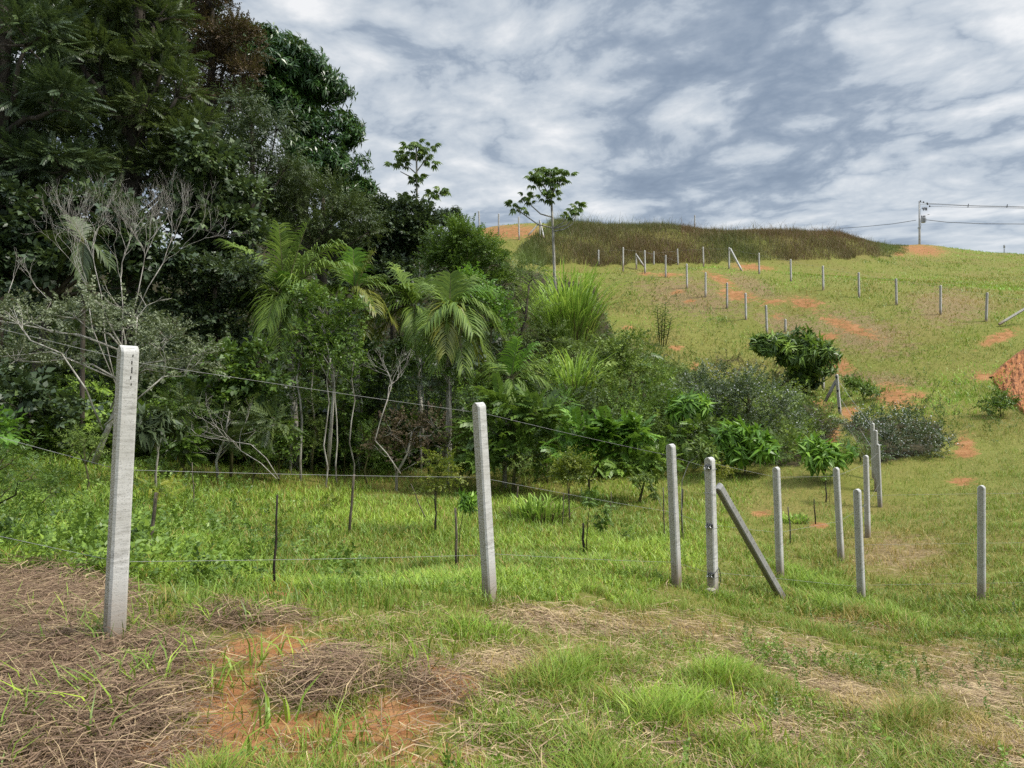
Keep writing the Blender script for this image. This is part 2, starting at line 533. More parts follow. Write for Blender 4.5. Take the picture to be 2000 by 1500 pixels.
def concrete(name, rough, k=1.0):
    m, T, b, out = new_mat(name)
    b.inputs['Roughness'].default_value = 0.9
    b.inputs['Specular IOR Level'].default_value = 0.25
    co = T.n('ShaderNodeTexCoord').outputs['Object']
    oi = T.n('ShaderNodeObjectInfo')
    if rough:      # exposed gravel face
        vo = T.n('ShaderNodeTexVoronoi', i_Scale=85.0, i_Randomness=1.0)
        T.l(co, vo.inputs['Vector'])
        n = T.noise(co, 9, 5, 0.6)
        n2 = T.noise(co, 60, 3, 0.6)
        c = T.ramp(vo.outputs['Distance'], [(0.05, (0.47, 0.445, 0.385)), (0.45, (0.36, 0.335, 0.275)), (0.8, (0.17, 0.15, 0.11))])
        c = T.mix(T.ramp(n2, [(0.42, (0, 0, 0)), (0.62, (0.8, 0.8, 0.8))]), c, (0.40, 0.385, 0.35))
        c = T.mix(T.ramp(n, [(0.5, (0, 0, 0)), (0.75, (0.7, 0.7, 0.7))]), c, (0.20, 0.19, 0.15))
        hgt = T.math('ADD', T.math('MULTIPLY', vo.outputs['Distance'], -1.0), T.math('MULTIPLY', n2, 0.6))
        bp = T.n('ShaderNodeBump', i_Strength=0.9, i_Distance=0.006)
    else:          # smooth mould face with horizontal scratches and pores
        mp = T.n('ShaderNodeMapping')
        mp.inputs['Scale'].default_value = (1, 1, 6)
        T.l(co, mp.inputs[0])
        n = T.noise(mp.outputs[0], 10, 8, 0.7)
        n2 = T.noise(co, 130, 3, 0.5)
        n3 = T.noise(co, 3, 4, 0.6)
        c = T.ramp(n, [(0.3, (0.27, 0.265, 0.25)), (0.48, (0.47, 0.465, 0.45)), (0.7, (0.58, 0.575, 0.56))])
        c = T.mix(T.ramp(n2, [(0.30, (0.75, 0.75, 0.75)), (0.42, (0, 0, 0))]), c, (0.16, 0.155, 0.145))
        c = T.mix(T.ramp(n3, [(0.45, (0, 0, 0)), (0.72, (0.7, 0.7, 0.7))]), c, (0.27, 0.26, 0.22))
        hgt = T.math('ADD', n, T.math('MULTIPLY', n2, 0.4))
        bp = T.n('ShaderNodeBump', i_Strength=0.5, i_Distance=0.004)
    # soil splashed on the foot of the post
    sp = T.n('ShaderNodeSeparateXYZ'); T.l(co, sp.inputs[0])
    foot = T.n('ShaderNodeMapRange', i_1=0.06, i_2=0.40, i_3=0.9, i_4=0.0)
    T.l(T.math('ADD', sp.outputs[2], T.math('MULTIPLY', T.math('SUBTRACT', n, 0.5), -0.5)), foot.inputs[0])
    c = T.mix(foot.outputs[0], c, (0.21, 0.16, 0.11))
    br = T.n('ShaderNodeMapRange', i_3=0.86 * k, i_4=1.08 * k)
    T.l(oi.outputs['Random'], br.inputs[0])
    sc = T.n('ShaderNodeVectorMath', operation='SCALE')
    T.l(c, sc.inputs[0]); T.l(br.outputs[0], sc.inputs['Scale'])
    T.l(sc.outputs[0], b.inputs['Base Color'])
    T.l(hgt, bp.inputs['Height'])
    T.l(bp.outputs[0], b.inputs['Normal'])
    return m


def plain(name, col, rough=0.6, metal=0.0, var=0.25, scale=20):
    m, T, b, out = new_mat(name)
    b.inputs['Roughness'].default_value = rough
    b.inputs['Metallic'].default_value = metal
    co = T.n('ShaderNodeTexCoord').outputs['Object']
    n = T.noise(co, scale, 5, 0.6)
    lo = tuple(c * (1 - var) for c in col); hi = tuple(min(1, c * (1 + var)) for c in col)
    T.l(T.ramp(n, [(0.3, lo), (0.7, hi)]), b.inputs['Base Color'])
    return m


def bark(name, c1, c2, scale=8, stretch=0.25):
    m, T, b, out = new_mat(name)
    b.inputs['Roughness'].default_value = 0.9
    b.inputs['Specular IOR Level'].default_value = 0.2
    co = T.n('ShaderNodeTexCoord').outputs['Object']
    mp = T.n('ShaderNodeMapping'); mp.inputs['Scale'].default_value = (1, 1, stretch)
    T.l(co, mp.inputs[0])
    n = T.noise(mp.outputs[0], scale, 6, 0.65)
    T.l(T.ramp(n, [(0.36, c1), (0.62, c2)]), b.inputs['Base Color'])
    bp = T.n('ShaderNodeBump', i_Strength=0.6, i_Distance=0.02)
    T.l(n, bp.inputs['Height']); T.l(bp.outputs[0], b.inputs['Normal'])
    return m


M_SMOOTH = concrete('smooth_cast_concrete', False)
M_GRAVEL = concrete('exposed_gravel_concrete', True)
M_DARKCAST = concrete('dark_cast_concrete', False, 0.62)  # the smooth concrete scaled evenly darker, for the near braces
M_DARKGRAVEL = concrete('dark_gravel_concrete', True, 0.55)  # the gravel concrete scaled down slightly further
M_HOLE = plain('nail_hole_dark', (0.03, 0.028, 0.025), 1.0)
M_WIRE = plain('galvanised_wire', (0.27, 0.27, 0.265), 0.7, 0.1)
M_CLAMP = plain('black_plastic', (0.02, 0.02, 0.022), 0.4)
M_STEEL = plain('galvanised_steel', (0.55, 0.56, 0.57), 0.4, 0.7)
M_CABLE = plain('black_cable', (0.03, 0.03, 0.032), 0.6)
M_POLE = plain('pale_pole_concrete', (0.42, 0.41, 0.39), 0.9, 0, 0.12, 4)
M_GREYPAINT = plain('grey_transformer_paint', (0.30, 0.31, 0.32), 0.5)
M_WOOD = bark('weathered_stake_wood', (0.05, 0.04, 0.03), (0.15, 0.125, 0.095), 22)
M_DARKWOOD = bark('wet_dark_stake_wood', (0.018, 0.015, 0.012), (0.055, 0.045, 0.035), 22)
M_BARK = bark('dark_forest_bark', (0.03, 0.024, 0.018), (0.10, 0.085, 0.065), 6)
M_PALEBARK = bark('pale_lichen_bark', (0.13, 0.115, 0.09), (0.46, 0.44, 0.39), 9)
M_DEADWOOD = bark('bleached_dead_wood', (0.20, 0.175, 0.15), (0.46, 0.43, 0.39), 10)
M_STEM = bark('green_brown_stem', (0.05, 0.055, 0.02), (0.13, 0.12, 0.055), 14)
M_TAPE = plain('pale_tie_tape', (0.5, 0.5, 0.48), 0.5)


# ------------------------------------------------------------------ concrete fence posts
YAW = R(45)          # the posts stand square to the near fence line


def post_mesh(H, w=0.105, sink=0.35, holes=True, fine=True):
    """Square post with bevelled edges and a rounded head; local -X faces left and near, local -Y right and near."""
    h = w / 2; c = 0.014
    lv = [(-sink, 1.0), (0.0, 1.0), (H * 0.33, 0.985), (H * 0.66, 0.965), (H - h * 0.95, 0.95)]
    rings = []
    for z, s in lv:
        rings.append([(x * s, y * s, z) for x, y in ((-h + c, -h), (h - c, -h), (h, -h + c), (h, h - c), (h - c, h), (-h + c, h), (-h, h - c), (-h, -h + c))])
    hh = h * 0.95
    for k in range(1, 7):                       # the head is an arch seen on its gravel faces
        a = k / 6 * math.pi / 2 * 0.94
        sy = math.cos(a); z = H - hh + hh * math.sin(a)
        cc = c * 0.8
        hx, hy = hh, hh * sy
        cy = min(cc, hy * 0.4)
        rings.append([(x, y, z) for x, y in ((-hx + cc, -hy), (hx - cc, -hy), (hx, -hy + cy), (hx, hy - cy), (hx - cc, hy), (-hx + cc, hy), (-hx, hy - cy), (-hx, -hy + cy))])
    V = [v for r_ in rings for v in r_]
    Fs, mi = [], []
    for i in range(len(rings) - 1):
        for j in range(8):
            Fs.append((i * 8 + j, i * 8 + (j + 1) % 8, i * 8 + 8 + (j + 1) % 8, i * 8 + 8 + j))
            mi.append(1 if (j in (6, 2) or j in (7, 1)) and j in (6, 2) else 0)
    Fs.append(tuple((len(rings) - 1) * 8 + j for j in range(8))); mi.append(0)
    Fs.append(tuple(range(7, -1, -1))); mi.append(0)
    if holes:
        n = len(V)
        nh = 10
        for q in range(nh):                     # small recess rings on the smooth face, 2 mm proud of it
            z0 = 0.12 + (H - 0.3) * q / (nh - 1)
            for sgn in (-1, 1):
                s = np.interp(z0, [l[0] for l in lv], [l[1] for l in lv])
                y0 = sgn * (h * s + 0.0015)
                ring = [(0.006 * math.cos(t), y0, z0 + 0.007 * math.sin(t)) for t in np.linspace(0, 2 * math.pi, 7)[:-1]]
                V += ring
                f = tuple(range(n, n + 6))
                Fs.append(f if sgn < 0 else f[::-1]); mi.append(2)
                n += 6
    return V, Fs, mi


_pm = {}


def axis_frame(a, b, yaw):
    z = (b - a).normalized()
    x = Vector((math.cos(yaw), math.sin(yaw), 0))
    x = (x - z * x.dot(z)).normalized()
    y = z.cross(x)
    return Matrix((x, y, z)).transposed()


def fence_post(base, top, d, label, group, yaw=YAW, w=0.105, name='fence_post', d_top=None, sink=0.35):
    a = P(base[0], base[1], d)
    b = P(top[0], top[1], d if d_top is None else d_top)
    H = (b - a).length
    key = (round(H * 2, 1), w, sink, name, d < 40)
    if key not in _pm:
        V, Fs, mi = post_mesh(key[0] / 2, w, sink, holes=(name == 'fence_brace' and d < 30))
        old = name == 'fence_brace' and d < 40      # the near braces are darker than the posts, gravel faces darkest
        o = mesh_obj(name, V, Fs, [M_DARKCAST if old else M_SMOOTH, M_DARKGRAVEL if old else M_GRAVEL, M_HOLE], matidx=mi)
        _pm[key] = o.data
    else:
        o = bpy.data.objects.new(name, _pm[key])
        COL.objects.link(o)
    o.rotation_mode = 'QUATERNION'
    o.rotation_quaternion = axis_frame(a, b, yaw).to_quaternion()
    o.location = a
    o.scale = (1, 1, H / (key[0] / 2))
    tag(o, label, 'fence post' if name == 'fence_post' else 'brace', group)
    return o


G_NEAR = 'concrete posts of the near fence'
G_SLOPE = 'concrete posts climbing the hillside'
G_TOP = 'concrete posts along the foot of the bank'
G_LEFT = 'concrete posts on the far red earth'
for px0, py0, px1, py1, d, lab in [
    (222, 1262, 251, 675, 4.3, 'tall concrete post leaning right beside the dry straw, largest of all the posts'),
    (958, 1182, 935, 786, 6.4, 'concrete post leaning left between the largest post and the clamped corner post'),
    (1322, 1142, 1310, 867, 9.26, 'concrete post standing directly left of the post with black wire clamps'),
    (1524, 1128, 1516, 912, 11.8, 'weathered concrete post just right of the slanted brace, dark stain on its foot'),
    (1643, 1098, 1633, 913, 13.6, 'thin concrete post with a dark hole in its head, behind the bright grass tuft'),
    (1683, 1181, 1674, 955, 11.2, 'concrete post rising out of the bright green grass tuft'),
    (1695, 1049, 1691, 889, 15.9, 'yellowish concrete post with a stained foot, just behind the bright tuft post'),
    (1719, 994, 1714, 867, 19.7, 'shorter front post of the three clustered before the round dark bush'),
    (1712, 952, 1710, 840, 21.0, 'middle post of the three clustered before the round dark bush'),
    (1707, 940, 1704, 826, 22.0, 'topmost post of the three clustered before the round dark bush'),
    (1917, 1173, 1917, 948, 11.25, 'lone concrete post at the far right of the near lawn'),
]:
    fp = fence_post((px0, py0), (px1, py1), d, lab, G_NEAR)
    if d < 5:            # a few chipped slots below the head of the largest post
        for x, z, l in ((.012, 1.74, .012), (.008, 1.70, .02), (.010, 1.655, .035), (.006, 1.61, .02), (.010, 1.57, .012)):
            m = MB(); m.box((x, -.0505, z), (.006, .002, l))
            m.build('chipped_slot', M_HOLE, fp)
for px0, py0, px1, py1, d, lab in [
    (1608, 763, 1606, 700, 38.0, 'concrete post half hidden by the dense mango-like bush'),
    (1534, 650, 1534, 623, 46.5, 'short tip of a concrete post showing above the dense dark bush'),
    (1498, 652, 1496, 596, 46.7, 'lowest fully clear post of the row climbing the hillside'),
    (1457, 626, 1456, 572, 49.0, 'second clear post up the climbing row from the dense bush'),
    (1420, 601, 1420, 552, 52.0, 'third clear post up the climbing row, left of a red earth patch'),
    (1378, 580, 1378, 532, 54.0, 'fourth clear post up the climbing row from the dense bush'),
    (1342, 563, 1341, 515, 56.0, 'fifth clear post up the climbing row, mid slope'),
    (1300, 542, 1300, 498, 59.0, 'sixth clear post up the climbing row, on a red scrape'),
    (1260, 533, 1259, 489, 61.0, 'topmost post of the climbing row, beside a short brace'),
    (1424, 525, 1424, 483, 62.0, 'corner post of the hill fence with a long brace leaning on it'),
    (1483, 535, 1482, 494, 60.0, 'post on the lawn next to the braced hill corner'),
    (1545, 550, 1544, 506, 57.0, 'second post on the lawn right of the braced hill corner'),
    (1608, 566, 1607, 519, 52.0, 'third post on the lawn right of the braced hill corner'),
    (1678, 581, 1677, 532, 50.0, 'fourth post on the lawn right of the braced hill corner'),
    (1751, 596, 1750, 544, 48.0, 'fifth post on the lawn right of the braced hill corner'),
    (1837, 614, 1837, 557, 45.0, 'sixth post on the lawn right of the braced hill corner'),
    (1926, 629, 1928, 571, 43.0, 'seventh lawn post, the nearest to the slanting brace at the edge'),
]:
    fence_post((px0, py0), (px1, py1), d, lab, G_SLOPE, w=0.125, yaw=R(30))
for px0, py0, px1, py1, d, lab in [
    (1169, 521, 1169, 488, 77.0, 'post at the bank foot just right of the tall cane clump'),
    (1217, 520, 1217, 483, 74.0, 'second post at the bank foot from the cane clump'),
    (1243, 520, 1242, 495, 77.0, 'short post at the bank foot with a stub brace on its right'),
    (1277, 520, 1277, 491, 79.0, 'third taller post at the bank foot, above the climbing row head'),
    (1324, 518, 1323, 486, 80.0, 'fourth post at the bank foot, midway to the braced corner'),
    (1374, 517, 1373, 482, 78.0, 'last post at the bank foot before the braced corner'),
    (1357, 440, 1357, 420, 100.0, 'post alone on the crest above the grassy bank'),
]:
    fence_post((px0, py0), (px1, py1), d, lab, G_TOP, w=0.14, yaw=R(30), sink=1.2)
for px0, py0, px1, py1, d, lab in [
    (851, 455, 851, 423, 82.0, 'post on the skyline beside the small dark round tree'),
    (937, 450, 935, 412, 78.0, 'tall post on the skyline left end of the red earth'),
    (974, 447, 974, 417, 82.0, 'post on the skyline behind the middle of the red earth'),
    (1014, 464, 1013, 423, 79.0, 'post in front of the far red earth'),
    (1055, 463, 1054, 429, 79.5, 'double braced post at the right end of the far red earth'),
]:
    fence_post((px0, py0), (px1, py1), d, lab, G_LEFT, w=0.14, yaw=R(30), sink=0.8)

# slanting braces: posts of the same cast leaned against a neighbour
BR = 'slanting concrete braces'
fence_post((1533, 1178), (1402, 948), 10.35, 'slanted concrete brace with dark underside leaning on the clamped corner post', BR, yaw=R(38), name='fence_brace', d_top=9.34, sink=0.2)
fence_post((1616, 776), (1633, 743), 31.6, 'short dark brace leaning against the post above the orange soil', BR, yaw=R(30), name='fence_brace', w=0.11, sink=0.2)
fence_post((1449, 529), (1426, 485), 61.0, 'long pale brace leaning on the hill fence corner', BR, yaw=R(30), name='fence_brace', w=0.13, d_top=61.9, sink=0.1)
fence_post((1257, 519), (1243, 498), 76.5, 'stub brace on the short post at the bank foot', BR, yaw=R(30), name='fence_brace', w=0.14, d_top=76.9, sink=0.1)
fence_post((1033, 458), (1052, 437), 79.0, 'brace slanting left from the double braced far post', BR, yaw=R(30), name='fence_brace', w=0.14, d_top=79.4, sink=0.1)
fence_post((1062, 463), (1055, 432), 78.6, 'steep brace slanting right from the double braced far post', BR, yaw=R(30), name='fence_brace', w=0.14, d_top=79.3, sink=0.1)
fence_post((1954, 632), (2032, 585), 42.0, 'brace lying low across the lawn edge beside the seventh lawn post', BR, yaw=R(30), name='fence_brace', w=0.13, d_top=42.0, sink=0.1)


def corner_post():
    """The corner post with its clamps, tie wire and footing block."""
    a, b = P(1393, 1166, 9.3), P(1386, 893, 9.3)
    root = empty('fence_post', a)
    H = (b - a).length
    V, Fs, mi = post_mesh(H, 0.115, 0.35, False)
    M3 = axis_frame(a, b, YAW)
    V = [tuple(M3 @ Vector(v)) for v in V]
    mesh_obj('shaft', V, Fs, [M_SMOOTH, M_GRAVEL, M_HOLE], root, matidx=mi)
    q = lambda p: M3 @ Vector(p)
    for z in (H - 0.12, H - 0.88, 0.30):
        m = MB()
        m.box(q((-0.064, -0.012, z)), (0.03, 0.085, 0.055), M3, 0.006)
        m.box(q((-0.084, -0.03, z + 0.012)), (0.014, 0.03, 0.016), M3, 0.003)
        m.box(q((-0.084, 0.008, z - 0.012)), (0.014, 0.03, 0.016), M3, 0.003)
        cl = m.build('wire_clamp', M_CLAMP, root)
        m = MB()
        pts = [q((-0.06 if s[0] < 0 else 0.062, s[1], z - 0.032)) for s in ((-1, -0.062), (1, -0.062), (1, 0.062), (-1, 0.062), (-1, -0.062))]
        m.tube(pts, 0.002, 4)
        for k in range(3):
            m.tube([q((-0.093, -0.045 + 0.03 * k, z - 0.02)), q((-0.098, -0.03 + 0.03 * k, z)), q((-0.093, -0.045 + 0.03 * k, z + 0.02))], 0.004, 5)
        m.build('clamp_wire', M_STEEL, cl)
    m = MB()
    pts = [q((0.065 * c_, 0.065 * s_, H - 0.47 - 0.01 * c_)) for c_, s_ in ((-1, -1), (1, -1), (1, 1), (-1, 1), (-1, -1))]
    m.tube(pts, 0.0022, 4)
    m.build('tie_wire', M_WIRE, root)
    m = MB()                                      # dark lead that hangs by the lowest clamp
    m.tube([q((-0.07, -0.06, 0.32)), q((0.03, -0.075, 0.38)), q((0.07, -0.08, 0.25)), q((0.02, -0.07, 0.12)), q((0.05, -0.07, 0.0))], 0.005, 5)
    m.build('earth_lead', M_CABLE, root)
    m = MB()
    m.box(q((-0.11, -0.03, 0.02)), (0.10, 0.11, 0.24), M3, 0.012)
    m.build('footing_block', M_SMOOTH, root)
    tag(root, 'concrete corner post carrying three black wire clamps, brace leaning on it', 'fence post', G_NEAR)


corner_post()


def clamped_hill_post():
    a, b = P(1641, 812, 31.5), P(1634, 731, 31.5)
    root = empty('fence_post', a)
    H = (b - a).length
    V, Fs, mi = post_mesh(H, 0.12, 0.35, False)
    M3 = axis_frame(a, b, YAW)
    mesh_obj('shaft', [tuple(M3 @ Vector(v)) for v in V], Fs, [M_SMOOTH, M_GRAVEL, M_HOLE], root, matidx=mi)
    for z in (H - 0.12, H - 0.72, 0.35):
        m = MB()
        m.box(M3 @ Vector((-0.066, -0.01, z)), (0.03, 0.085, 0.075), M3, 0.006)
        m.build('wire_clamp', M_CLAMP, root)
    tag(root, 'concrete post with dark clamps standing above the orange soil gully', 'fence post', G_SLOPE)


clamped_hill_post()


# ------------------------------------------------------------------ fence wires
def wire(pts, label, group='fence wires', r=0.0014, sag=0.02, mat=None, name='fence_wire', cat='wire'):
    """pts: (px, py, d); a strand hung between them."""
    W = [P(*p) for p in pts]
    path = []
    for a, b in zip(W[:-1], W[1:]):
        L = (b - a).length
        for k in range(9):
            t = k / 9
            p = a.lerp(b, t); p.z -= sag * L * 0.25 * 4 * t * (1 - t) * 0.5
            path.append(p)
    path.append(W[-1])
    m = MB()
    m.tube(path, r, 5)
    o = m.build(name, mat or M_WIRE, smooth=True)
    tag(o, label, cat, group)
    return o


wire([(-480, 520, 4.0), (224, 697, 4.33), (268, 708, 4.33), (928, 805, 6.42), (948, 808, 6.42), (1300, 888, 9.26), (1380, 912, 9.25)],
     'top fence wire running past the heads of the two leaning posts')
wire([(-480, 720, 4.0), (214, 912, 4.33), (258, 918, 4.33), (928, 932, 6.42), (955, 936, 6.42), (1312, 1000, 9.26), (1382, 1024, 9.25)],
     'middle fence wire crossing the two leaning posts at the foot of the trees')
wire([(-480, 940, 4.0), (212, 1093, 4.33), (250, 1097, 4.33), (940, 1084, 6.42), (968, 1082, 6.42), (1318, 1098, 9.26), (1384, 1118, 9.25)],
     'lowest fence wire near the grass past the two leaning posts')
wire([(1398, 906, 9.3), (1517, 932, 11.8), (1634, 930, 13.6), (1692, 905, 15.9), (1715, 884, 19.7), (1705, 838, 22)], 'top wire running back from the clamped corner post along the receding posts', sag=0.01, r=0.0018)
wire([(1398, 1026, 9.3), (1521, 1040, 11.8), (1640, 1018, 13.6), (1693, 985, 15.9), (1717, 945, 19.7), (1706, 893, 22)], 'middle wire running back from the clamped corner post along the receding posts', sag=0.01, r=0.0018)
wire([(1398, 1118, 9.3), (1502, 1128, 10.2), (1682, 1146, 11.2)], 'low wire from the clamped corner post across the slanted brace', sag=0.01, r=0.0018)
wire([(1402, 950, 9.34), (1396, 958, 9.28), (1386, 962, 9.2)], 'short tie wire binding the slanted brace to the corner post', sag=0, r=0.003)
wire([(1680, 968, 11.2), (1910, 964, 11.25), (2300, 960, 11.6)], 'top wire from the bright tuft post to the lone lawn post', sag=0.006, r=0.0016)
wire([(1682, 1064, 11.2), (1912, 1061, 11.25), (2300, 1056, 11.6)], 'middle wire from the bright tuft post to the lone lawn post', sag=0.006, r=0.0016)
wire([(1684, 1143, 11.2), (1912, 1139, 11.25), (2300, 1134, 11.6)], 'low wire from the bright tuft post to the lone lawn post', sag=0.006, r=0.0016)
wire([(1704, 836, 22), (1636, 742, 31.5)], 'top wire climbing from the clustered posts to the clamped hill post', sag=0.004, r=0.005)
wire([(1705, 878, 22), (1638, 772, 31.5)], 'middle wire climbing from the clustered posts to the clamped hill post', sag=0.004, r=0.005)
wire([(1706, 925, 22), (1640, 800, 31.5)], 'low wire climbing from the clustered posts to the clamped hill post', sag=0.004, r=0.005)
wire([(1259, 493, 61), (1300, 502, 59), (1341, 519, 56), (1378, 536, 54), (1420, 556, 52), (1456, 576, 49), (1496, 600, 46.7), (1534, 627, 45), (1606, 704, 38)], 'top wire of the row climbing the hillside', sag=0.004, r=0.0035)
wire([(1424, 487, 62), (1483, 498, 60), (1544, 510, 57), (1607, 523, 52), (1677, 536, 50), (1750, 548, 48), (1837, 561, 45), (1927, 575, 43), (2150, 610, 40)], 'top wire of the row across the hill lawn', sag=0.004, r=0.0035)
wire([(1169, 492, 77), (1217, 487, 74), (1277, 495, 79), (1323, 490, 80), (1373, 486, 78), (1424, 486, 62)], 'top wire along the foot of the grassy bank', sag=0.004, r=0.005)


# ------------------------------------------------------------------ utility pole on the crest
def utility_pole():
    d = 122.0
    u = d / F
    base = P(1796, 500, d)
    root = empty('utility_pole', base)
    L = lambda px, py, dy=0.0: P(px, py, d) - base + Vector((0, dy, 0))
    top = L(1795.5, 393)
    m = MB(); m.tube([Vector((0, 0, -1)), Vector((0, 0, top.z * 0.5)), top], [0.19, 0.165, 0.13], 10)
    m.build('pole_shaft', M_POLE, root, True)
    m = MB()
    m.tube([L(1795, 395, -.15), L(1811, 398, -.1)], 0.05, 4)
    m.tube([L(1796, 399.5, -.15), L(1812, 400, -.1)], 0.035, 4)
    ca = m.build('crossarm', M_STEEL, root)
    for px, py in ((1797, 393), (1803, 395), (1810, 397), (1811, 399), (1815, 403)):
        m = MB(); m.tube([L(px, py + 1.5, -.12), L(px, py, -.12), L(px + .1, py - 1.6, -.12)], [0.10, 0.13, 0.06], 7)
        m.build('insulator', M_CLAMP, ca, True)
    m = MB(); m.tube([L(1796, 409, -.15), L(1802, 406.5, -.15), L(1808, 405.5, -.15)], 0.05, 4)
    fb = m.build('fuse_bracket', M_STEEL, root)
    for px in (1801.5, 1805, 1808):
        m = MB(); m.tube([L(px, 405, -.2), L(px - .6, 408.5, -.25), L(px + 1, 412, -.2)], [0.06, 0.085, 0.05], 6)
        m.tube([L(px + 1, 412, -.2), L(px + .6, 409, -.3), L(px + 1.6, 406, -.2)], 0.03, 5)
        m.build('fuse_switch', M_CLAMP, fb, True)
    m = MB()
    c = L(1800.5, 431.2, -0.42)
    ring = [Vector((0.36 * math.cos(t), 0.30 * math.sin(t), 0)) for t in np.linspace(0, 2 * math.pi, 15)[:-1]]
    V = []
    for z, s in ((-0.42, .93), (-0.38, 1), (0.36, 1), (0.40, 1.06), (0.44, .95)):
        V += [tuple(c + r_ * s + Vector((0, 0, z))) for r_ in ring]
    Fs = [tuple(range(13, -1, -1)), tuple(range(56, 70))]
    for i in range(4):
        for j in range(14):
            Fs.append((i * 14 + j, i * 14 + (j + 1) % 14, i * 14 + 14 + (j + 1) % 14, i * 14 + 14 + j))
    m.add(V, Fs)
    for k in range(5):
        m.box(c + Vector((-0.28 + k * 0.14, -0.32, -0.02)), (0.02, 0.12, 0.6))
    tr = m.build('transformer', M_GREYPAINT, root)
    for k, px in enumerate((1797.5, 1800.5, 1803.5)):
        m = MB(); m.tube([L(px, 426, -.42), L(px, 424, -.42), L(px, 421.3, -.42)], [0.08, 0.1, 0.045], 7)
        m.build('bushing', M_CLAMP, tr, True)
    m = MB(); m.tube([L(1798, 425, -.2), L(1803, 424, -.3), L(1806.5, 421, -.35), L(1809.5, 420, -.35)], 0.035, 5)
    la = m.build('lamp_arm', M_STEEL, root, True)
    m = MB(); m.box(L(1811, 419.9, -.36), (0.34, 0.16, 0.10), None, 0.03)
    m.build('lamp_head', M_GREYPAINT, la)
    m = MB()
    for z in (446, 444):
        m.box(L(1795.5, z, 0), (0.42, 0.42, 0.06))
    m.tube([L(1799, 437, -.2), L(1798.5, 441, -.2), L(1796.5, 444, -.2)], 0.02, 4)
    m.build('cable_band', M_STEEL, root)
    tag(root, 'utility pole with grey transformer and street lamp arm on the hill crest', 'utility pole')
    # lines that leave it
    wire([(1811, 397, d), (1891, 401.5, d), (1967, 403, d), (2150, 407, d)], 'top power line leaving the utility pole over the hill', 'power lines', 0.035, 0.006, M_CABLE, 'power_line', 'power line')
    wire([(1811, 399, d), (1891, 402.2, d - .5), (1967, 404, d - .5), (2150, 409, d)], 'second power line just under the topmost one', 'power lines', 0.028, 0.006, M_CABLE, 'power_line', 'power line')
    wire([(1815, 403, d), (1891, 405, d), (1967, 406, d), (2150, 411, d)], 'third power line below the spacer clips', 'power lines', 0.028, 0.004, M_CABLE, 'power_line', 'power line')
    wire([(1806, 429, d), (1850, 434, d), (1920, 437, d), (2000, 437.5, d), (2150, 437, d)], 'lone thick line leaving the transformer level rightwards', 'power lines', 0.05, 0.003, M_CABLE, 'power_line', 'power line')
    wire([(1789, 430, d), (1745, 437, d + 8), (1690, 442.5, d + 20), (1640, 446, d + 32)], 'slack line dropping from the pole behind the bank', 'power lines', 0.045, 0.004, M_CABLE, 'power_line', 'power line')
    for px, y0, y1, lab in ((1891, 398, 405.5, 'line spacer nearer the utility pole'), (1967, 399, 406, 'line spacer farther from the utility pole')):
        m = MB()
        a, b = P(px + .6, y0, d - .1), P(px - .6, y1, d - .1)
        m.tube([a, (a + b) / 2, b], [0.05, 0.07, 0.05], 6)
        m.tube([(a + b) / 2 + Vector((-.1, 0, 0)), (a + b) / 2 + Vector((.1, 0, 0))], 0.04, 5)
        tag(m.build('line_spacer', M_CLAMP), lab, 'line spacer', 'spacers on the power lines')


utility_pole()


def far_mast():
    d = 240.0
    b = P(1961, 520, d)
    root = empty('mast', b)
    L = lambda px, py: P(px, py, d) - b
    m = MB(); m.tube([Vector((0, 0, -4)), L(1961.5, 487), L(1961.5, 478)], [0.22, 0.2, 0.16], 8)
    m.build('mast_tube', M_STEEL, root, True)
    m = MB(); c = L(1961.5, 481.5)
    m.tube([c - Vector((0, 0, .5)), c - Vector((0, 0, .4)), c + Vector((0, 0, .5)), c + Vector((0, 0, .6))], [0.2, 0.28, 0.28, 0.16], 10)
    m.build('antenna', M_GREYPAINT, root, True)
    tag(root, 'faint grey mast standing far behind the crest', 'mast')


far_mast()


# ------------------------------------------------------------------ leaves
def leafmat(name, stops, rough=0.5, trans=0.3, spec=0.4, back=None):
    """stops: colours from tint 0 to tint 1 (the leaf's own variety: old, grown, young)."""
    m, T, b, out = new_mat(name)
    at = T.n('ShaderNodeAttribute', attribute_name='tint')
    n = len(stops)
    c = T.ramp(at.outputs['Fac'], [(i / (n - 1), s) for i, s in enumerate(stops)])
    if back is not None:
        gm = T.n('ShaderNodeNewGeometry')
        c = T.mix(gm.outputs['Backfacing'], c, back)
    b.inputs['Roughness'].default_value = rough
    b.inputs['Specular IOR Level'].default_value = spec
    T.l(c, b.inputs['Base Color'])
    tr = T.n('ShaderNodeBsdfTranslucent')
    T.l(T.mix(0.35, c, (0.16, 0.22, 0.02)), tr.inputs[0])
    mx = T.n('ShaderNodeMixShader')
    mx.inputs[0].default_value = trans
    T.l(b.outputs[0], mx.inputs[1]); T.l(tr.outputs[0], mx.inputs[2])
    T.l(mx.outputs[0], out.inputs[0])
    return m


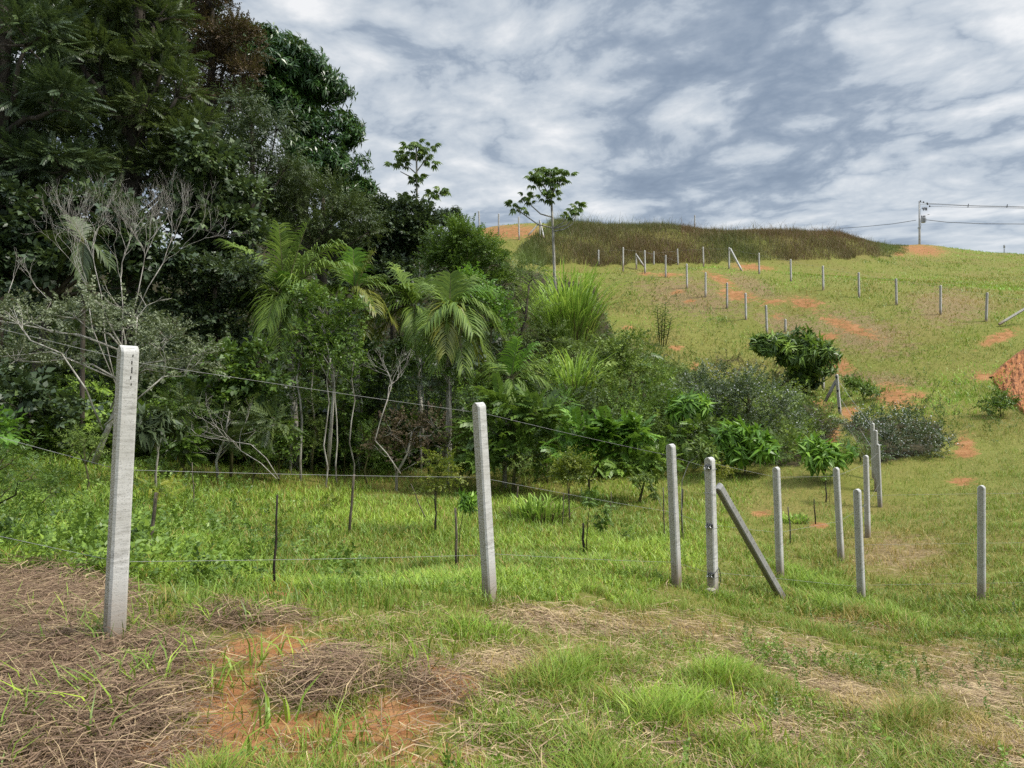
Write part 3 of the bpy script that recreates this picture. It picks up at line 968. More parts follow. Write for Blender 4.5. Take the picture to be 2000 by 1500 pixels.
L_DARK = leafmat('dark_forest_leaf', [(0.014, 0.029, 0.014), (0.035, 0.060, 0.026), (0.065, 0.100, 0.040), (0.125, 0.179, 0.054)], 0.45, 0.15, 0.45)
L_FEATHER = leafmat('feathery_leaf', [(0.022, 0.037, 0.013), (0.052, 0.080, 0.025), (0.096, 0.131, 0.038), (0.174, 0.228, 0.047)], 0.5, 0.2, 0.4)
L_GLOSSY = leafmat('glossy_leaf', [(0.013, 0.037, 0.013), (0.032, 0.082, 0.020), (0.060, 0.132, 0.026), (0.106, 0.212, 0.033)], 0.36, 0.2, 0.5)
L_BROWN = leafmat('rusty_leaf', [(0.039, 0.025, 0.014), (0.090, 0.057, 0.030), (0.145, 0.094, 0.047), (0.207, 0.145, 0.069)], 0.55, 0.15, 0.4)
L_GREY = leafmat('grey_green_leaf', [(0.026, 0.045, 0.020), (0.064, 0.095, 0.041), (0.119, 0.161, 0.062), (0.211, 0.259, 0.111)], 0.5, 0.2, 0.45)
L_SPECK = leafmat('pale_speckled_leaf', [(0.046, 0.060, 0.027), (0.092, 0.116, 0.055), (0.175, 0.203, 0.109), (0.276, 0.309, 0.188)], 0.5, 0.2, 0.45)
L_MID = leafmat('mid_green_leaf', [(0.033, 0.063, 0.013), (0.078, 0.141, 0.023), (0.148, 0.245, 0.035), (0.260, 0.386, 0.052)], 0.45, 0.3, 0.4)
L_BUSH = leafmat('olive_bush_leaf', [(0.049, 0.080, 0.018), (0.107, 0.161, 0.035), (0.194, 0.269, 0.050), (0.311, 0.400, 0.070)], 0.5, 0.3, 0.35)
L_BRIGHT = leafmat('young_bright_leaf', [(0.055, 0.121, 0.019), (0.109, 0.230, 0.027), (0.194, 0.363, 0.039), (0.303, 0.484, 0.058)], 0.42, 0.35, 0.4)
L_YELLOW = leafmat('yellow_green_leaf', [(0.08, 0.12, 0.02), (0.17, 0.21, 0.028), (0.29, 0.31, 0.035), (0.42, 0.38, 0.045)], 0.45, 0.35, 0.35)
L_PALM = leafmat('palm_leaflet', [(0.050, 0.088, 0.016), (0.103, 0.173, 0.027), (0.193, 0.274, 0.041), (0.294, 0.391, 0.053)], 0.52, 0.3, 0.28)
L_PALMY = leafmat('ageing_palm_leaflet', [(0.06, 0.085, 0.015), (0.13, 0.16, 0.022), (0.22, 0.22, 0.025), (0.32, 0.27, 0.035)], 0.42, 0.3, 0.4)
L_CANE = leafmat('cane_blade', [(0.114, 0.206, 0.030), (0.216, 0.351, 0.052), (0.356, 0.522, 0.082), (0.611, 0.703, 0.134)], 0.42, 0.42, 0.4)
L_STRAW = leafmat('dead_cane_blade', [(0.10, 0.075, 0.035), (0.18, 0.14, 0.07), (0.26, 0.21, 0.11)], 0.7, 0.2, 0.2)
L_CECRO = leafmat('palmate_leaf', [(0.050, 0.091, 0.022), (0.099, 0.165, 0.036), (0.174, 0.257, 0.053), (0.280, 0.330, 0.083)], 0.45, 0.3, 0.35)
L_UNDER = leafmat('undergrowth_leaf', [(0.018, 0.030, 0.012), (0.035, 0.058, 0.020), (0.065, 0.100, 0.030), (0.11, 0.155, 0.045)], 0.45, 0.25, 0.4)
L_FLOWER = leafmat('tiny_white_bloom', [(0.45, 0.47, 0.45), (0.62, 0.63, 0.62)], 0.7, 0.2, 0.2)
L_DRYBUSH = leafmat('withered_leaf', [(0.05, 0.035, 0.022), (0.11, 0.08, 0.045), (0.17, 0.13, 0.075)], 0.7, 0.15, 0.2)

_rs = np.random.default_rng(11)


def nrm(v):
    return v / np.maximum(np.linalg.norm(v, axis=-1, keepdims=True), 1e-9)


def leafq(p, d, up, l, w, fold=0.18, curl=0.0):
    """One folded leaf: four corners."""
    d = d / (np.linalg.norm(d) + 1e-9)
    s = np.cross(d, up); s = s / (np.linalg.norm(s) + 1e-9)
    n = np.cross(s, d)
    mid = p + d * l * 0.42
    return np.array([p, mid + s * w / 2 + n * w * fold, p + d * l - n * l * curl, mid - s * w / 2 + n * w * fold])


def sp_feather(L=1.0, n=9, ll=0.30, lw=0.075, droop=0.35, r=_rs):
    q = []
    for i in range(n):
        t = (i + 1) / n
        x = L * t
        p = np.array([x, 0, -droop * x * x * 0.5])
        for s in (-1, 1):
            a = R(58 + r.uniform(-10, 10)) * (1 - 0.4 * t)
            d = np.array([math.cos(a), s * math.sin(a), -0.28 - r.uniform(0, .3)])
            q.append(leafq(p, d, np.array([0, 0, 1.0]), ll * (1 - 0.45 * abs(t - .45)), lw))
    return np.array(q)


def sp_broad(L=1.0, n=10, ll=0.34, lw=0.19, droop=0.25, r=_rs):
    q = []
    for i in range(n):
        t = (i + .6) / n
        az = i * 2.4 + r.uniform(-.4, .4)
        p = np.array([L * t, 0, 0]) + r.normal(0, .03, 3)
        d = np.array([0.45 + .4 * t, math.cos(az) * .85, math.sin(az) * .55 - droop])
        q.append(leafq(p, d, np.array([0.1, 0, 1.0]) + r.normal(0, .25, 3), ll * r.uniform(.7, 1.15), lw * r.uniform(.8, 1.15), .15, .1))
    return np.array(q)


def sp_tuft(n=9, ll=0.6, lw=0.14, lift=0.35, droop=0.3, r=_rs):
    """Leaves spreading like a hand from the end of a twig."""
    q = []
    for i in range(n):
        az = i * 2.4 + r.uniform(-.3, .3)
        lf = lift + r.uniform(-.3, .35)
        d = np.array([lf, math.cos(az), math.sin(az) * .9 - droop * .5])
        p = np.array([.25 + r.uniform(0, .3), 0, 0])
        q.append(leafq(p, d, np.array([.6, 0, .9]), ll * r.uniform(.75, 1.1), lw, .12, droop))
    return np.array(q)


def sp_lance(L=1.0, n=14, ll=0.30, lw=0.05, droop=0.5, r=_rs):
    q = []
    for i in range(n):
        t = (i + .5) / n
        az = r.uniform(0, 6.28)
        p = np.array([L * t, r.normal(0, .04), r.normal(0, .04)])
        d = np.array([.7, math.cos(az) * .7, math.sin(az) * .5 - droop])
        q.append(leafq(p, d, np.array([0, 0, 1.0]) + r.normal(0, .3, 3), ll * r.uniform(.7, 1.2), lw))
    return np.array(q)


SPRAY = {
    'feather': [sp_feather() for _ in range(4)],
    'fine': [sp_lance(1.0, 22, .2, .045, .3) for _ in range(4)],
    'broad': [sp_broad() for _ in range(5)],
    'big': [sp_broad(1.0, 7, .5, .33, .45) for _ in range(5)],
    'tuft': [sp_tuft() for _ in range(5)],
    'lance': [sp_lance() for _ in range(4)],
    'small': [sp_broad(1.0, 18, .17, .10, .05) for _ in range(5)],
    'mango': [sp_tuft(11, .8, .20, .45, .5) for _ in range(5)],
    'pinnate': [sp_feather(1.0, 6, .48, .2, .5) for _ in range(4)],
}


def place(kind, c, x, size, tint, r, upj=0.45):
    """Copies of a spray: c centres, x directions -> vertices (N,4,3) and tint (N,4)."""
    N = len(c)
    x = nrm(x)
    up = np.array([0, 0, 1.0]) + r.normal(0, upj, (N, 3))
    z = nrm(up - x * (up * x).sum(-1, keepdims=True))
    y = np.cross(z, x)
    var = SPRAY[kind]
    pick = r.integers(0, len(var), N)
    VV, TT = [], []
    for k, t in enumerate(var):
        m = pick == k
        if not m.any(): continue
        t = t.reshape(-1, 3)
        s = size[m][:, None, None]
        v = c[m][:, None, :] + s * (t[None, :, 0:1] * x[m][:, None] + t[None, :, 1:2] * y[m][:, None] + t[None, :, 2:3] * z[m][:, None])
        tv = np.clip(tint[m][:, None] + np.repeat(r.normal(0, .09, (m.sum(), len(t) // 4)), 4, 1), 0, 1)
        VV.append(v.reshape(-1, 3)); TT.append(tv.reshape(-1))
    return np.concatenate(VV), np.concatenate(TT)


def quads(V):
    return np.arange(len(V)).reshape(-1, 4)


def crown_leaves(blobs, kind, size, dens, r, young=0.0, lumps=13, hang=0.2, base_t=0.42):
    """blobs: (centre, radii). Leaf sprays gathered on lumps over each blob; also the lump centres, for the limbs."""
    VV, TT, tips = [], [], []
    for c, rad in blobs:
        c = np.array(c); rad = np.array(rad)
        Rm = rad.mean()
        M = max(4, int(lumps * r.uniform(.8, 1.2)))
        dirs = nrm(r.normal(0, 1, (M, 3)))
        dirs[:, 2] = np.where(dirs[:, 2] < -.45, -dirs[:, 2] * .6, dirs[:, 2])
        lc = c + dirs * rad * r.uniform(.45, .85, (M, 1))
        lr = rad * r.uniform(.26, .46, (M, 1))
        lt = r.normal(0, .10, M)
        tips.append((c, lc))
        n = max(3, int(dens * (Rm / size) ** 2 / M))
        k = np.repeat(np.arange(M), n)
        dd = nrm(r.normal(0, 1, (len(k), 3)))
        dd[:, 2] = np.where(dd[:, 2] < -.3, dd[:, 2] * -.5, dd[:, 2])
        p = lc[k] + dd * lr[k] * r.uniform(.35, 1.0, (len(k), 1))
        out = nrm(p - c)
        x = nrm(dd * .7 + out * .6 + r.normal(0, .3, dd.shape)) + np.array([0, 0, -hang])
        sz = size * r.uniform(.7, 1.25, len(k))
        t = base_t + lt[k] + r.normal(0, .08, len(k)) + young * (r.random(len(k)) < .16)
        v, tt = place(kind, p, x, sz, t, r)
        VV.append(v); TT.append(tt)
    return np.concatenate(VV), np.concatenate(TT), tips


def limbs(mb, root_pts, tips, r0, rng, frac=0.6, wig=0.12):
    """Trunk along root_pts, then a limb to each blob and twigs to its lumps."""
    mb.tube(root_pts, np.linspace(r0, r0 * .5, len(root_pts)), 8)
    P0 = [Vector(p) for p in root_pts]
    for c, lc in tips:
        c = Vector(c)
        # leave the trunk at the highest of its points that lies below the blob
        j = 0
        best = 1e9
        for i, p in enumerate(P0):
            q = (c - p).length + (5 if p.z > c.z - .2 else 0)
            if q < best: best, j = q, i
        a = P0[j]
        L = (c - a).length
        m1 = a.lerp(c, .4) + Vector(rng.normal(0, wig * L * .5, 3)) + Vector((0, 0, .08 * L))
        rr = max(r0 * .34, .02)
        path = [a, m1, a.lerp(c, .75) + Vector(rng.normal(0, wig * L * .25, 3)), c]
        mb.tube(path, [rr, rr * .8, rr * .6, rr * .45], 5)
        for q in lc:
            if rng.random() < frac:
                q = Vector(q)
                mid = c.lerp(q, .5) + Vector(rng.normal(0, .06 * (q - c).length, 3))
                mb.tube([c, mid, q], [rr * .4, rr * .28, rr * .12], 4)


def plant(name, label, cat, base_px, d, blobs, kind, mat, size, dens=9, trunk=0.15, tmat=None, group=None, base_y=None, seed=None,
          young=0.0, lumps=13, hang=0.2, depth=1.0, frac=.5, crown_name='crown', trunk_name='trunk', trunk_pts=None, flowers=0, base_t=.42, flat=1.0, ground=None):
    """A tree or shrub: blobs are (px, py, r_px[, depth offset in metres]) at distance d."""
    rng = np.random.default_rng(seed if seed is not None else abs(hash_str(label)) % 99991)
    if base_y is not None:
        d = hit(base_px, base_y).y
    u = d / F
    X = (base_px - 1000) * u
    Z = float(gz(np.array([X]), np.array([d]))[0]) if ground is None else ground
    root_p = Vector((X, d, Z - .05))
    bl = []
    for b in blobs:
        dd = b[3] if len(b) > 3 else rng.uniform(-.35, .35) * b[2] * u
        c = P(b[0], b[1], d + dd) - root_p
        rr = b[2] * u
        bl.append((tuple(c), (rr, rr * depth, rr * flat)))
    V, T_, tips = crown_leaves(bl, kind, size, dens, rng, young, lumps, hang, base_t)
    root = empty(name, root_p)
    mb = MB()
    if trunk_pts:
        tp = [P(a, b, d + (q[0] if q else 0)) - root_p for a, b, *q in trunk_pts]
    else:
        top = np.mean([b[0] for b in bl], 0)
        hi = max(b[0][2] for b in bl)
        tp = [Vector((0, 0, -.4)), Vector((top[0] * .15 + rng.normal(0, .08), top[1] * .15, hi * .3)), Vector((top[0] * .55 + rng.normal(0, .12), top[1] * .5, hi * .6)), Vector((top[0], top[1], hi * .95))]
    limbs(mb, tp, tips, trunk, rng, frac)
    mb.build(trunk_name, tmat or M_BARK, root, True)
    mesh_obj(crown_name, V, quads(V), mat, root, T_)
    if flowers:
        n = flowers
        k = rng.integers(0, len(V) // 4, n)
        c = V[k * 4 + 2] + rng.normal(0, .02, (n, 3)) + np.array([0, 0, .02])
        s = rng.uniform(.014, .030, n)
        a = nrm(rng.normal(0, 1, (n, 3)) + np.array([0, -.6, .8])); b_ = nrm(np.cross(a, rng.normal(0, 1, (n, 3)))); e = np.cross(a, b_)
        fv = np.stack([c + s[:, None] * b_, c + s[:, None] * e, c - s[:, None] * b_, c - s[:, None] * e], 1).reshape(-1, 3)
        mesh_obj('blossom', fv, quads(fv), L_FLOWER, root, np.repeat(rng.random(n), 4))
    tag(root, label, cat, group)
    return root


def hash_str(s):
    h = 5381
    for ch in s:
        h = (h * 33 + ord(ch)) & 0x7fffffff
    return h


G_TREE = 'tall trees of the forest edge'
G_SHRUB = 'shrubs at the forest foot'
G_HILL = 'bushes on the hillside thicket'

# ------------------------------------------------------------------ tall trees, back to front
plant('tree', 'dark glossy broad-leaved tree whose round crown meets the sky', 'tree', 600, 40,
      [(505, 118, 55), (575, 152, 70), (612, 205, 72), (636, 272, 62), (560, 235, 70), (655, 332, 52), (690, 378, 32), (610, 325, 60), (520, 190, 50), (458, 82, 38), (540, 110, 45), (600, 150, 48)],
      'tuft', L_GLOSSY, .62, 86, .35, M_BARK, G_TREE, lumps=14, base_t=.45, seed=3)
plant('tree', 'rusty brown-leaved tree rising between the feathery and glossy crowns', 'tree', 420, 36,
      [(400, 10, 70), (448, 92, 56), (415, 140, 56), (474, 150, 34), (340, -30, 80), (375, 80, 60), (455, 195, 34), (400, 190, 40)],
      'small', L_BROWN, .55, 79, .3, M_BARK, G_TREE, seed=4)
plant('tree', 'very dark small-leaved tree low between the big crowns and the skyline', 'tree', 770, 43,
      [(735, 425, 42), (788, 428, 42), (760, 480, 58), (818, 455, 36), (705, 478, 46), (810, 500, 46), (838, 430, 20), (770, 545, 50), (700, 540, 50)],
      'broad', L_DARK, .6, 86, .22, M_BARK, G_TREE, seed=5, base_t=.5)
plant('tree', 'small dark round tree alone on the skyline', 'tree', 880, 60, [(880, 424, 20), (868, 432, 17), (892, 434, 12), (878, 440, 18)],
      'tuft', L_DARK, .5, 68, .1, M_BARK, G_TREE, lumps=8, seed=6)
plant('tree', 'tall wispy fine-leaved tree sloping below the glossy crown', 'tree', 640, 34,
      [(600, 362, 52), (650, 402, 50), (570, 412, 52), (690, 432, 44), (640, 455, 50), (718, 455, 34), (560, 470, 50), (620, 500, 45)],
      'fine', L_FEATHER, .75, 79, .18, M_BARK, G_TREE, seed=7, base_t=.5, hang=.4)
plant('tree', 'upright grey-green tree with thin hanging leaves against the glossy crown', 'tree', 500, 33,
      [(470, 215, 42), (505, 285, 58), (440, 295, 56), (540, 255, 34), (555, 335, 48), (490, 365, 56), (450, 365, 40)],
      'lance', L_GREY, .85, 79, .2, M_BARK, G_TREE, seed=8, base_t=.40, hang=.4)
plant('tree', 'huge feathery-leaved tree with olive sunlit outer sprays', 'tree', 250, 29,
      [(225, 40, 100), (318, 132, 76), (200, 165, 105), (290, 240, 90), (180, 300, 90), (332, 330, 70), (240, -70, 110), (385, 252, 48), (140, 85, 90), (345, 190, 52), (300, 50, 70), (270, 350, 60), (360, 290, 50)],
      'feather', L_FEATHER, .58, 50, .42, M_BARK, G_TREE, seed=9, base_t=.48, young=.12)
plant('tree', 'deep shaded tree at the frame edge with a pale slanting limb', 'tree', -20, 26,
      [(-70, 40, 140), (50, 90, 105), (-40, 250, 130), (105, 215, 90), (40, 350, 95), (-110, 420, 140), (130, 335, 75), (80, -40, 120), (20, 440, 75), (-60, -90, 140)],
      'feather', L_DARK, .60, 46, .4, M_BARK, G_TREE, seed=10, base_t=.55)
plant('tree', 'tree with large drooping leaves behind the bare white branches', 'tree', 420, 28,
      [(410, 335, 62), (458, 392, 50), (385, 402, 54), (430, 452, 55), (350, 455, 46), (470, 450, 40), (400, 510, 50)],
      'big', L_DARK, .52, 44, .2, M_BARK, G_TREE, seed=12, base_t=.68)
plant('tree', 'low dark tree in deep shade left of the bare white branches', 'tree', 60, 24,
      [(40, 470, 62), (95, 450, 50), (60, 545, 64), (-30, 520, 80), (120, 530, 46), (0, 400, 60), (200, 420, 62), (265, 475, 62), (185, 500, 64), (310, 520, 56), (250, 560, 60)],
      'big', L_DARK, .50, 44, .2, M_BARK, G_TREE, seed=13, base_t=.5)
plant('tree', 'rounded bright bushy tree below the red earth skyline', 'tree', 900, 36,
      [(880, 488, 56), (930, 492, 56), (962, 522, 34), (850, 525, 42), (900, 545, 56), (958, 560, 36), (905, 462, 34)],
      'small', L_MID, .6, 86, .16, M_BARK, G_TREE, seed=14, base_t=.47, young=.15, flat=.95)
plant('tree', 'shaded grey-green tree behind the speckled branches left of the palms', 'tree', 400, 25,
      [(400, 570, 55), (440, 610, 52), (370, 620, 50), (460, 545, 40), (430, 660, 45)], 'broad', L_GREY, .5, 73, .14, M_BARK, G_TREE, seed=15, base_t=.22)

plant('tree', 'dark tree deep behind the huge feathery tree, seen through its gaps', 'tree', 230, 46,
      [(120, 40, 150), (300, 20, 120), (330, 160, 120), (180, 220, 140), (60, 180, 140), (300, 330, 120), (120, 380, 130), (420, 280, 90), (230, -80, 150), (430, 420, 90)],
      'broad', L_DARK, 1.0, 40, .4, M_BARK, G_TREE, seed=101, base_t=.5)
plant('tree', 'dark tree deep behind the shaded frame-edge tree', 'tree', -90, 48,
      [(-150, 40, 160), (0, 60, 140), (-100, 250, 160), (20, 260, 120), (-30, 400, 140), (-250, 150, 170), (-220, 380, 150)],
      'broad', L_DARK, 1.0, 36, .4, M_BARK, G_TREE, seed=102, base_t=.45)
plant('tree', 'dark leafy tree filling the dip behind the wispy fine-leaved tree', 'tree', 640, 47,
      [(600, 420, 70), (680, 400, 56), (660, 480, 70), (560, 480, 70), (560, 380, 50), (740, 490, 60), (500, 430, 70)],
      'broad', L_FEATHER, .7, 34, .25, M_BARK, G_TREE, seed=103, base_t=.35)

# ------------------------------------------------------------------ thicket behind the palms
plant('bush', 'fine grey-green bush right of the bushy tree, behind the cluster of palms', 'bush', 1010, 37,
      [(1000, 560, 52), (1032, 612, 46), (1012, 662, 52), (1078, 665, 42), (962, 625, 40), (1040, 545, 34), (1110, 690, 36)], 'fine', L_BUSH, .6, 26, .1, M_BARK, G_HILL, seed=16, base_t=.36)
plant('climber', 'bright green leafy climber with erect shoots beside the palm cluster', 'climber', 960, 31,
      [(955, 585, 34), (978, 622, 28), (940, 560, 20), (925, 540, 12), (905, 548, 12), (990, 650, 24), (968, 600, 26)], 'broad', L_BRIGHT, .42, 26, .06, M_STEM, None, seed=17, base_t=.42, lumps=8)
plant('shrub', 'pale green leafy shrub right of the lower cane clump', 'shrub', 1205, 33,
      [(1180, 692, 36), (1220, 722, 42), (1232, 676, 28), (1195, 745, 36), (1260, 735, 30)], 'broad', L_BUSH, .42, 26, .07, M_STEM, G_HILL, seed=18, base_t=.6)
plant('shrub', 'dark low shrub above the pale leafy shrub on the slope', 'shrub', 1280, 38,
      [(1260, 690, 26), (1290, 720, 34), (1320, 742, 34), (1350, 740, 26), (1285, 760, 30)], 'fine', L_BUSH, .5, 24, .06, M_STEM, G_HILL, seed=19, base_t=.35)
plant('shrub', 'grey-green shrub below the young palm fronds', 'shrub', 1080, 27,
      [(1060, 768, 40), (1112, 795, 40), (1085, 830, 40), (1150, 815, 34)], 'small', L_GREY, .45, 24, .07, M_STEM, G_SHRUB, seed=20, base_t=.45)
plant('shrub', 'rounded mid green shrub between lower cane and flecked bush', 'shrub', 1220, 28,
      [(1200, 800, 40), (1165, 838, 36), (1258, 800, 40), (1245, 850, 44), (1290, 860, 40), (1300, 800, 34)], 'small', L_MID, .45, 24, .07, M_STEM, G_SHRUB, seed=21, base_t=.40)
plant('bush', 'big dark bush flecked all over with tiny white bloom', 'bush', 1460, 27,
      [(1400, 795, 64), (1468, 785, 66), (1530, 828, 54), (1358, 778, 50), (1430, 848, 60), (1500, 878, 42), (1582, 842, 40), (1395, 745, 34), (1370, 850, 50), (1560, 880, 34)], 'small', L_GREY, .42, 28, .09, M_STEM, G_HILL, seed=22, base_t=.44, flowers=1700)
plant('bush', 'second flecked bush, wide and low beside the three clustered posts', 'bush', 1750, 25,
      [(1700, 838, 38), (1758, 838, 46), (1818, 855, 34), (1730, 878, 38), (1790, 882, 40), (1665, 835, 24), (1840, 872, 18)], 'small', L_GREY, .40, 28, .07, M_STEM, G_HILL, seed=23, base_t=.42, flowers=900)
plant('bush', 'dense mango-like bush with long glossy drooping leaves on the slope', 'bush', 1560, 37,
      [(1512, 684, 28), (1560, 680, 30), (1600, 694, 24), (1490, 674, 14), (1614, 700, 16), (1556, 702, 42), (1588, 720, 32), (1530, 690, 30), (1565, 738, 32)], 'mango', L_MID, .52, 44, .1, M_BARK, None, seed=24, base_t=.36, young=.55, lumps=12)
plant('shrub', 'withered brown brushwood lying beneath the mango-like bush', 'shrub', 1440, 34,
      [(1425, 712, 30, 0), (1465, 722, 30, 0), (1500, 740, 28, 0), (1400, 725, 22, 0)], 'fine', L_DRYBUSH, .45, 18, .05, M_BARK, None, seed=25, base_t=.4, flat=.6)
plant('shrub', 'brown twiggy dead shrub right edge of the flecked bush', 'shrub', 1615, 27,
      [(1600, 820, 26, 0), (1622, 850, 24, 0), (1590, 860, 26, 0)], 'fine', L_DRYBUSH, .4, 18, .04, M_BARK, None, seed=26, base_t=.35)
plant('shrub', 'dark lance-leaved shrub between the bright seedling and orange gully', 'shrub', 1680, 24,
      [(1672, 872, 26), (1650, 888, 20), (1695, 895, 20)], 'lance', L_MID, .4, 24, .04, M_STEM, None, seed=27, base_t=.35)

# ------------------------------------------------------------------ forest foot, left to right
plant('tree', 'wide speckled pale-leaved tree with leaning white trunk behind the largest post', 'tree', 190, 17,
      [(60, 630, 52), (150, 622, 56), (240, 640, 62), (330, 665, 60), (30, 705, 52), (130, 700, 52), (368, 722, 44), (285, 722, 52), (200, 600, 36), (-10, 625, 46), (-60, 680, 60), (400, 690, 34)],
      'small', L_SPECK, .42, 34, .075, M_PALEBARK, G_SHRUB, seed=28, base_t=.62, flat=.72, lumps=11, frac=.9,
      trunk_pts=[(184, 905), (200, 865), (224, 805), (238, 745), (246, 690)])
plant('shrub', 'heart-leaved vine thicket right of the largest post', 'vine', 450, 22,
      [(440, 722, 48), (485, 762, 46), (400, 765, 42), (505, 705, 34), (450, 790, 40), (520, 750, 30)], 'big', L_MID, .40, 24, .06, M_STEM, G_SHRUB, seed=29, base_t=.28)
plant('shrub', 'lance-leaved dark rosette shrub standing right of the largest post', 'shrub', 305, 18,
      [(300, 832, 28), (322, 850, 22), (282, 850, 22)], 'mango', L_GREY, .42, 32, .035, M_PALEBARK, G_SHRUB, seed=30, base_t=.42, lumps=8)
plant('shrub', 'feathery dark shrub in shade right of the rosette shrub', 'shrub', 430, 21,
      [(400, 832, 40), (452, 822, 42), (500, 842, 38), (430, 870, 36), (370, 795, 32), (540, 830, 34)], 'feather', L_FEATHER, .5, 22, .05, M_PALEBARK, G_SHRUB, seed=31, base_t=.45)
plant('shrub', 'shaded leafy shrub below the speckled tree at the left', 'shrub', 60, 20,
      [(40, 790, 46), (100, 780, 44), (-20, 760, 50), (140, 830, 40), (60, 845, 40), (-30, 840, 45)], 'big', L_DARK, .45, 22, .05, M_BARK, G_SHRUB, seed=32, base_t=.55)
plant('tree', 'small tree wrapped in round-leaved vine in front of the first palm', 'tree', 640, 23.5,
      [(630, 612, 48), (598, 592, 36), (662, 652, 42), (690, 612, 24), (640, 692, 40), (600, 660, 34), (680, 690, 26)], 'broad', L_MID, .42, 26, .07, M_PALEBARK, None, seed=33, base_t=.50,
      trunk_pts=[(640, 918), (646, 840), (652, 760), (640, 660)])
plant('shrub', 'shaded mid green shrub between the vine tree and the middle palms', 'shrub', 740, 27,
      [(722, 745, 40), (770, 705, 40), (760, 770, 40), (715, 690, 30), (800, 740, 40), (710, 800, 34)], 'broad', L_MID, .42, 24, .07, M_BARK, G_SHRUB, seed=34, base_t=.25)
plant('shrub', 'grey leafy shrub under the drooping middle palms', 'shrub', 840, 25,
      [(830, 762, 44), (880, 790, 40), (850, 815, 40), (790, 790, 34)], 'small', L_GREY, .42, 24, .06, M_BARK, G_SHRUB, seed=35, base_t=.35)
plant('shrub', 'brownish small-leaved shrub with twisted pale stems', 'shrub', 775, 23,
      [(765, 845, 38), (805, 842, 40), (850, 838, 36), (740, 880, 30), (800, 885, 36), (870, 880, 34)], 'small', L_DRYBUSH, .42, 20, .05, M_PALEBARK, G_SHRUB, seed=36, base_t=.25, frac=.9)
plant('shrub', 'lush broad-leaved shrub right behind the left-leaning post', 'shrub', 1000, 22.5,
      [(955, 838, 44), (1000, 868, 46), (1050, 825, 44), (990, 798, 40), (1085, 868, 40), (1040, 890, 40), (940, 888, 36)], 'pinnate', L_MID, .55, 26, .06, M_STEM, G_SHRUB, seed=37, base_t=.40, young=.1)
plant('shrub', 'yellow-green shrub peak above the lush shrub, by the left-leaning post', 'shrub', 1070, 23.6,
      [(1040, 790, 26), (1078, 812, 26), (1100, 790, 22)], 'feather', L_BRIGHT, .42, 24, .04, M_STEM, G_SHRUB, seed=38, base_t=.25)
plant('shrub', 'bright pinnate-leaved shrub with arching young sprays', 'shrub', 1150, 21,
      [(1130, 852, 32), (1180, 862, 34), (1105, 890, 30), (1195, 842, 18), (1152, 885, 34), (1215, 880, 26), (1240, 850, 16)], 'pinnate', L_BRIGHT, .5, 26, .045, M_STEM, G_SHRUB, seed=39, base_t=.30, young=.25)
plant('shrub', 'pale grey-green leafy shrub just left of the straight grey post', 'shrub', 1240, 20.5,
      [(1215, 912, 32), (1262, 905, 34), (1290, 900, 26), (1240, 930, 26)], 'pinnate', L_MID, .36, 26, .04, M_STEM, G_SHRUB, seed=40, base_t=.62)
plant('sapling', 'bright drooping-leaved young tree behind the corner post', 'sapling', 1452, 23,
      [(1430, 858, 20), (1462, 862, 24), (1482, 880, 18), (1445, 885, 22), (1425, 875, 14)], 'mango', L_BRIGHT, .5, 32, .03, M_STEM, None, seed=41, base_t=.40, young=.25, lumps=7, crown_name='foliage', trunk_name='stem')
plant('sapling', 'bright open sapling above its own stake behind the thin holed post', 'sapling', 1608, 21.5,
      [(1585, 872, 8), (1590, 890, 16), (1615, 885, 16), (1642, 890, 12), (1605, 905, 14)], 'mango', L_BRIGHT, .44, 28, .025, M_STEM, None, seed=42, base_t=.55, young=.2, lumps=5, crown_name='foliage', trunk_name='stem')
plant('shrub', 'small seedling shrub with bright drooping crown inside the flecked bush', 'shrub', 1345, 25,
      [(1335, 788, 16), (1350, 800, 20), (1330, 812, 14), (1365, 795, 12)], 'mango', L_BRIGHT, .45, 28, .03, M_STEM, None, seed=43, base_t=.35, young=.3, lumps=6)
plant('shrub', 'dark green low shrub at the red cut bank', 'shrub', 1955, 27.5,
      [(1950, 778, 18, 0), (1962, 796, 18, 0), (1940, 800, 14, 0)], 'broad', L_MID, .35, 24, .03, M_STEM, None, seed=44, base_t=.42, base_y=815)
plant('shrub', 'low green weed mound left of the orange soil pan on the slope', 'shrub', 1690, 33.5,
      [(1672, 755, 14, 0), (1690, 762, 16, 0), (1710, 772, 12, 0), (1660, 748, 10, 0)], 'broad', L_MID, .34, 24, .03, M_STEM, None, seed=45, base_t=.5, flat=.6, base_y=784)
plant('shrub', 'dense low dark shrub at the left end of the grass, broad leaves at its top', 'shrub', -20, 12,
      [(-30, 870, 50), (20, 905, 40), (60, 935, 34), (-60, 950, 60), (10, 960, 36), (100, 965, 26)], 'lance', L_MID, .35, 24, .03, M_STEM, None, seed=46, base_t=.35)
plant('shrub', 'light green big-leaved plant poking in at the left frame edge', 'shrub', -15, 10.5,
      [(-8, 838, 16), (-30, 850, 24), (8, 850, 10)], 'big', L_BRIGHT, .24, 34, .02, M_STEM, None, seed=47, base_t=.35, lumps=5)


